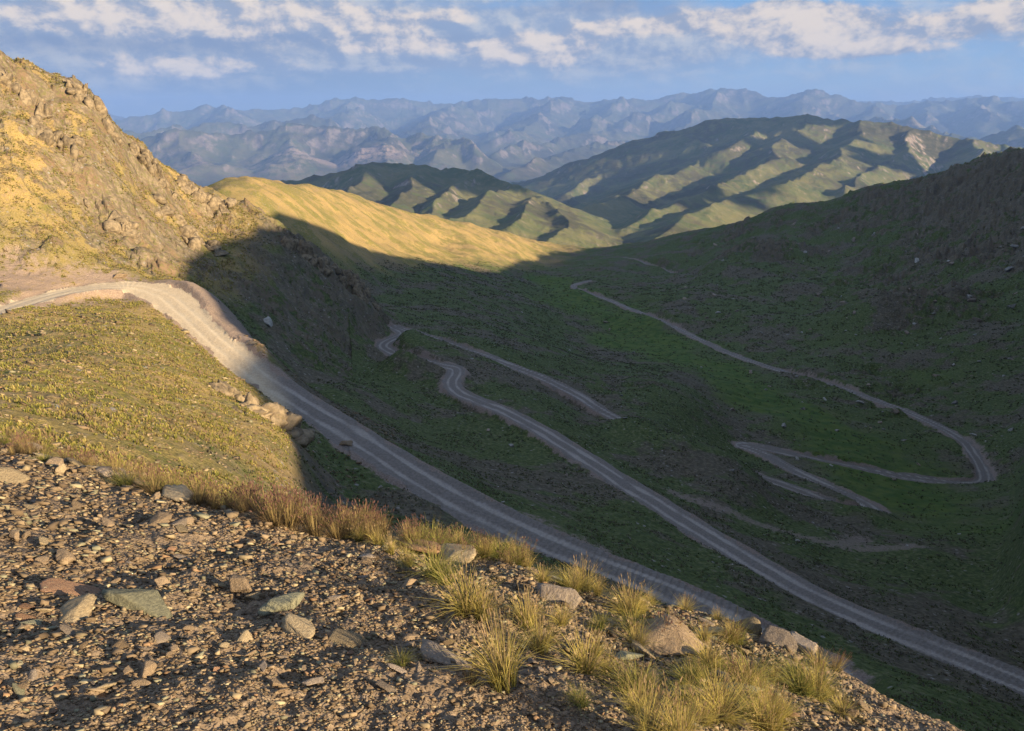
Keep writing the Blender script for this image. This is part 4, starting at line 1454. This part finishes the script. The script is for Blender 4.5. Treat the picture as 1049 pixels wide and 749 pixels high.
HAZE = 3.7e-5
hm = bpy.data.materials.new('haze_air')
hm.use_nodes = True
ht = hm.node_tree
ht.nodes.clear()
ho = ht.nodes.new('ShaderNodeOutputMaterial')
pv = ht.nodes.new('ShaderNodeVolumePrincipled')
pv.inputs['Color'].default_value = (.22, .365, .70, 1)
pv.inputs['Density'].default_value = HAZE
pv.inputs['Anisotropy'].default_value = 0.0
ht.links.new(pv.outputs[0], ho.inputs['Volume'])
zmin, zmax = float(GZ.min()), float(GZ.max())
print('terrain z', zmin, zmax)
link('haze', box_mesh('haze', (-46000, -46000, zmin - 1.0), (46000, 46000, max(zmax, 60) + 15), hm), kind='stuff')

# ------------------------------------------------------------------ sky, sun
w = bpy.data.worlds.new('World')
SC.world = w
w.use_nodes = True
t = w.node_tree
t.nodes.clear()
wo = t.nodes.new('ShaderNodeOutputWorld')
bg = t.nodes.new('ShaderNodeBackground')
t.links.new(bg.outputs[0], wo.inputs[0])
sky = t.nodes.new('ShaderNodeTexSky')
sky.sky_type = 'NISHITA'
sky.sun_disc = False
sky.sun_elevation = SUN_EL
sun_az = math.atan2(-hx, -hy)           # compass bearing of the sun, clockwise from +y
sky.sun_rotation = sun_az
sky.altitude = 2400
sky.air_density = 1.0
sky.dust_density = .6
sky.ozone_density = 3.0
SKY_STRENGTH = .15


def wn(kind, **kw):
    nd = t.nodes.new(kind)
    for k, v in kw.items():
        setattr(nd, k, v)
    return nd


def wm(op, a, b=None, clamp=False):
    nd = wn('ShaderNodeMath', operation=op, use_clamp=clamp)
    for s, v in zip(nd.inputs, (a, b)):
        if v is None:
            continue
        if isinstance(v, bpy.types.NodeSocket):
            t.links.new(v, s)
        else:
            s.default_value = v
    return nd.outputs[0]


def wr(v, a, b, c=0.0, d=1.0, smooth=True):
    nd = wn('ShaderNodeMapRange', interpolation_type='SMOOTHSTEP' if smooth else 'LINEAR')
    t.links.new(v, nd.inputs['Value'])
    for k, q in zip(('From Min', 'From Max', 'To Min', 'To Max'), (a, b, c, d)):
        nd.inputs[k].default_value = q
    return nd.outputs['Result']


def wmix(f, a, b):
    nd = wn('ShaderNodeMix', data_type='RGBA')
    for s, v in ((nd.inputs[0], f), (nd.inputs[6], a), (nd.inputs[7], b)):
        if isinstance(v, bpy.types.NodeSocket):
            t.links.new(v, s)
        elif isinstance(v, tuple):
            s.default_value = v + (1.0,)
        else:
            s.default_value = v
    return nd.outputs[2]


tc = wn('ShaderNodeTexCoord')
sx = wn('ShaderNodeSeparateXYZ')
t.links.new(tc.outputs['Generated'], sx.inputs[0])
azn_ = wm('ARCTAN2', sx.outputs[0], sx.outputs[1])
eln_ = wm('ARCSINE', sx.outputs[2])


def cloud_noise(dx, dy, kx, ky, scale, detail, rough, seed, distortion=0.0):
    cx = wn('ShaderNodeCombineXYZ')
    t.links.new(wm('MULTIPLY', wm('ADD', azn_, dx), kx), cx.inputs[0])
    t.links.new(wm('MULTIPLY', wm('ADD', eln_, dy), ky), cx.inputs[1])
    cx.inputs[2].default_value = seed
    nd = wn('ShaderNodeTexNoise')
    t.links.new(cx.outputs[0], nd.inputs['Vector'])
    nd.inputs['Scale'].default_value = scale
    nd.inputs['Detail'].default_value = detail
    nd.inputs['Roughness'].default_value = rough
    nd.inputs['Distortion'].default_value = distortion
    return nd.outputs['Fac']


def puff(px, py, wx, wy, amp):
    """where in the sky a cloud bank stands (bearing and height above the horizon)"""
    x, y, z = pdir(px, py)
    a, e = math.atan2(x, y), math.atan2(z, math.hypot(x, y))
    da = wm('DIVIDE', wm('SUBTRACT', azn_, a), wx / F)
    de = wm('DIVIDE', wm('SUBTRACT', eln_, e), wy / F)
    q = wm('ADD', wm('MULTIPLY', da, da), wm('MULTIPLY', de, de))
    return wm('MULTIPLY', wm('EXPONENT', wm('MULTIPLY', q, -1.0)), amp)


def pile(lst):
    s = None
    for p in lst:
        q = puff(*p)
        s = q if s is None else wm('ADD', s, q)
    return s


# broad soft layers low on the left and centre, brighter heaps on top of them
layer = pile([(90, 18, 210, 34, .60), (330, 20, 200, 30, .52), (520, 40, 180, 28, .46), (420, 62, 260, 18, .40), (700, 50, 170, 26, .40), (620, 20, 130, 18, .35), (940, 20, 120, 22, .22), (-200, 20, 250, 60, .5), (1200, 0, 160, 40, .4), (500, -160, 900, 70, .25)])
heaps = pile([(150, 14, 95, 16, .66), (60, 20, 70, 12, .52), (225, 27, 75, 11, .52), (315, 8, 80, 12, .60), (400, 30, 45, 13, .56), (500, 48, 100, 9, .44), (552, 54, 52, 15, .78), (160, 70, 62, 11, .66), (250, 66, 95, 9, .40), (380, 48, 70, 8, .40), (470, 14, 50, 10, .40),
              (765, 26, 85, 16, .55), (795, 18, 36, 16, .66), (855, 29, 44, 20, .78), (835, 42, 50, 11, .50), (885, 51, 80, 6, .62), (955, 29, 26, 9, .70), (988, 34, 12, 5, .55), (1010, 8, 34, 11, .60), (1042, 24, 32, 15, .52), (690, 22, 85, 8, .46), (610, 30, 60, 9, .40)])
dark = pile([(640, 2, 80, 8, .9), (440, 40, 60, 7, .3), (80, 44, 220, 10, .55), (300, 38, 120, 8, .35)])
n_a = cloud_noise(0, 0, 9.0, 15.0, 2.3, 8, .62, 3.1, .15)
n_b = cloud_noise(.010, .0075, 9.0, 15.0, 2.3, 8, .62, 3.1, .15)      # towards the sun: lit rims against shaded bases
n_w = cloud_noise(0, 0, 5, 26, 1.0, 4, .55, 8.7)
n_c = wm('SUBTRACT', n_a, .5)
dl = wm('ADD', layer, wm('ADD', wm('MULTIPLY', n_c, .9), wm('MULTIPLY', wm('SUBTRACT', n_w, .5), 1.1)))
cover = wm('MULTIPLY', wr(dl, -.05, .75), .86)
dh = wm('ADD', heaps, wm('MULTIPLY', n_c, 1.15))
heapc = wr(dh, .26, .58)
lit = wr(wm('ADD', wm('MULTIPLY', wm('SUBTRACT', n_a, n_b), 3.6), wm('MULTIPLY', wm('SUBTRACT', dh, .25), .55)), -.32, .80)
# grey veil low on the left
veil = puff(120, 85, 420, 60, 1.0)
skyc = wn('ShaderNodeVectorMath', operation='SCALE')
t.links.new(sky.outputs[0], skyc.inputs[0])
skyc.inputs['Scale'].default_value = SKY_STRENGTH
EX = 2.0 ** -EXPOSURE


def ec(*c):
    return tuple(v * EX for v in c)


base_sky = wmix(.9, skyc.outputs[0], wmix(wr(eln_, 0.0, .13), ec(.270, .395, .61), ec(.165, .360, .68)))
base_sky = wmix(wm('MULTIPLY', veil, .85), base_sky, ec(.145, .220, .375))
up = wr(eln_, .16, .5)
soft = wmix(wr(wm('ADD', wm('MULTIPLY', wm('SUBTRACT', n_a, n_b), 2.4), wm('MULTIPLY', n_w, .9)), .15, .85), ec(.300, .375, .53), ec(.60, .61, .63))
soft = wmix(wm('MULTIPLY', dark, .8, True), soft, ec(.165, .225, .39))
front = wmix(cover, base_sky, soft)
front = wmix(wm('MULTIPLY', heapc, .92), front, wmix(lit, ec(.34, .40, .53), ec(.92, .79, .67)))
hi_n = wn('ShaderNodeTexNoise')
t.links.new(tc.outputs['Generated'], hi_n.inputs['Vector'])
hi_n.inputs['Scale'].default_value = 4.5
hi_n.inputs['Detail'].default_value = 5
overhead = wmix(wm('MULTIPLY', wr(hi_n.outputs['Fac'], .42, .6), .8), skyc.outputs[0], ec(.66, .635, .60))  # unseen cloud cover overhead, added to lift the light in the shade
final = wmix(up, front, overhead)
t.links.new(final, bg.inputs['Color'])
bg.inputs['Strength'].default_value = 1.0
cam = bpy.data.cameras.new('camera')
cam.sensor_fit = 'HORIZONTAL'
cam.angle = 2 * math.atan(524.5 / F)
cam.clip_start = .05
cam.clip_end = 120000
co_ = bpy.data.objects.new('camera', cam)
COL.objects.link(co_)
co_.location = (0, 0, 0)
co_.rotation_euler = (math.pi / 2 - PITCH, 0, 0)
SC.camera = co_
sl = bpy.data.lights.new('sun', 'SUN')
sl.energy = 5.0
sl.angle = R(.5)
sl.color = (1.0, .80, .53)
so = bpy.data.objects.new('sun', sl)
COL.objects.link(so)
d = Vector((hx * CE, hy * CE, -SE))
so.rotation_euler = d.to_track_quat('-Z', 'Y').to_euler()
vs = SC.view_settings
vs.view_transform = 'Standard'
vs.look = 'None'
vs.gamma = 1.0
vs.exposure = EXPOSURE
vs.use_curve_mapping = False
SC.cycles.use_denoising = True
SC.cycles.max_bounces = 6
SC.cycles.diffuse_bounces = 3
SC.cycles.volume_bounces = 1
SC.cycles.transparent_max_bounces = 4
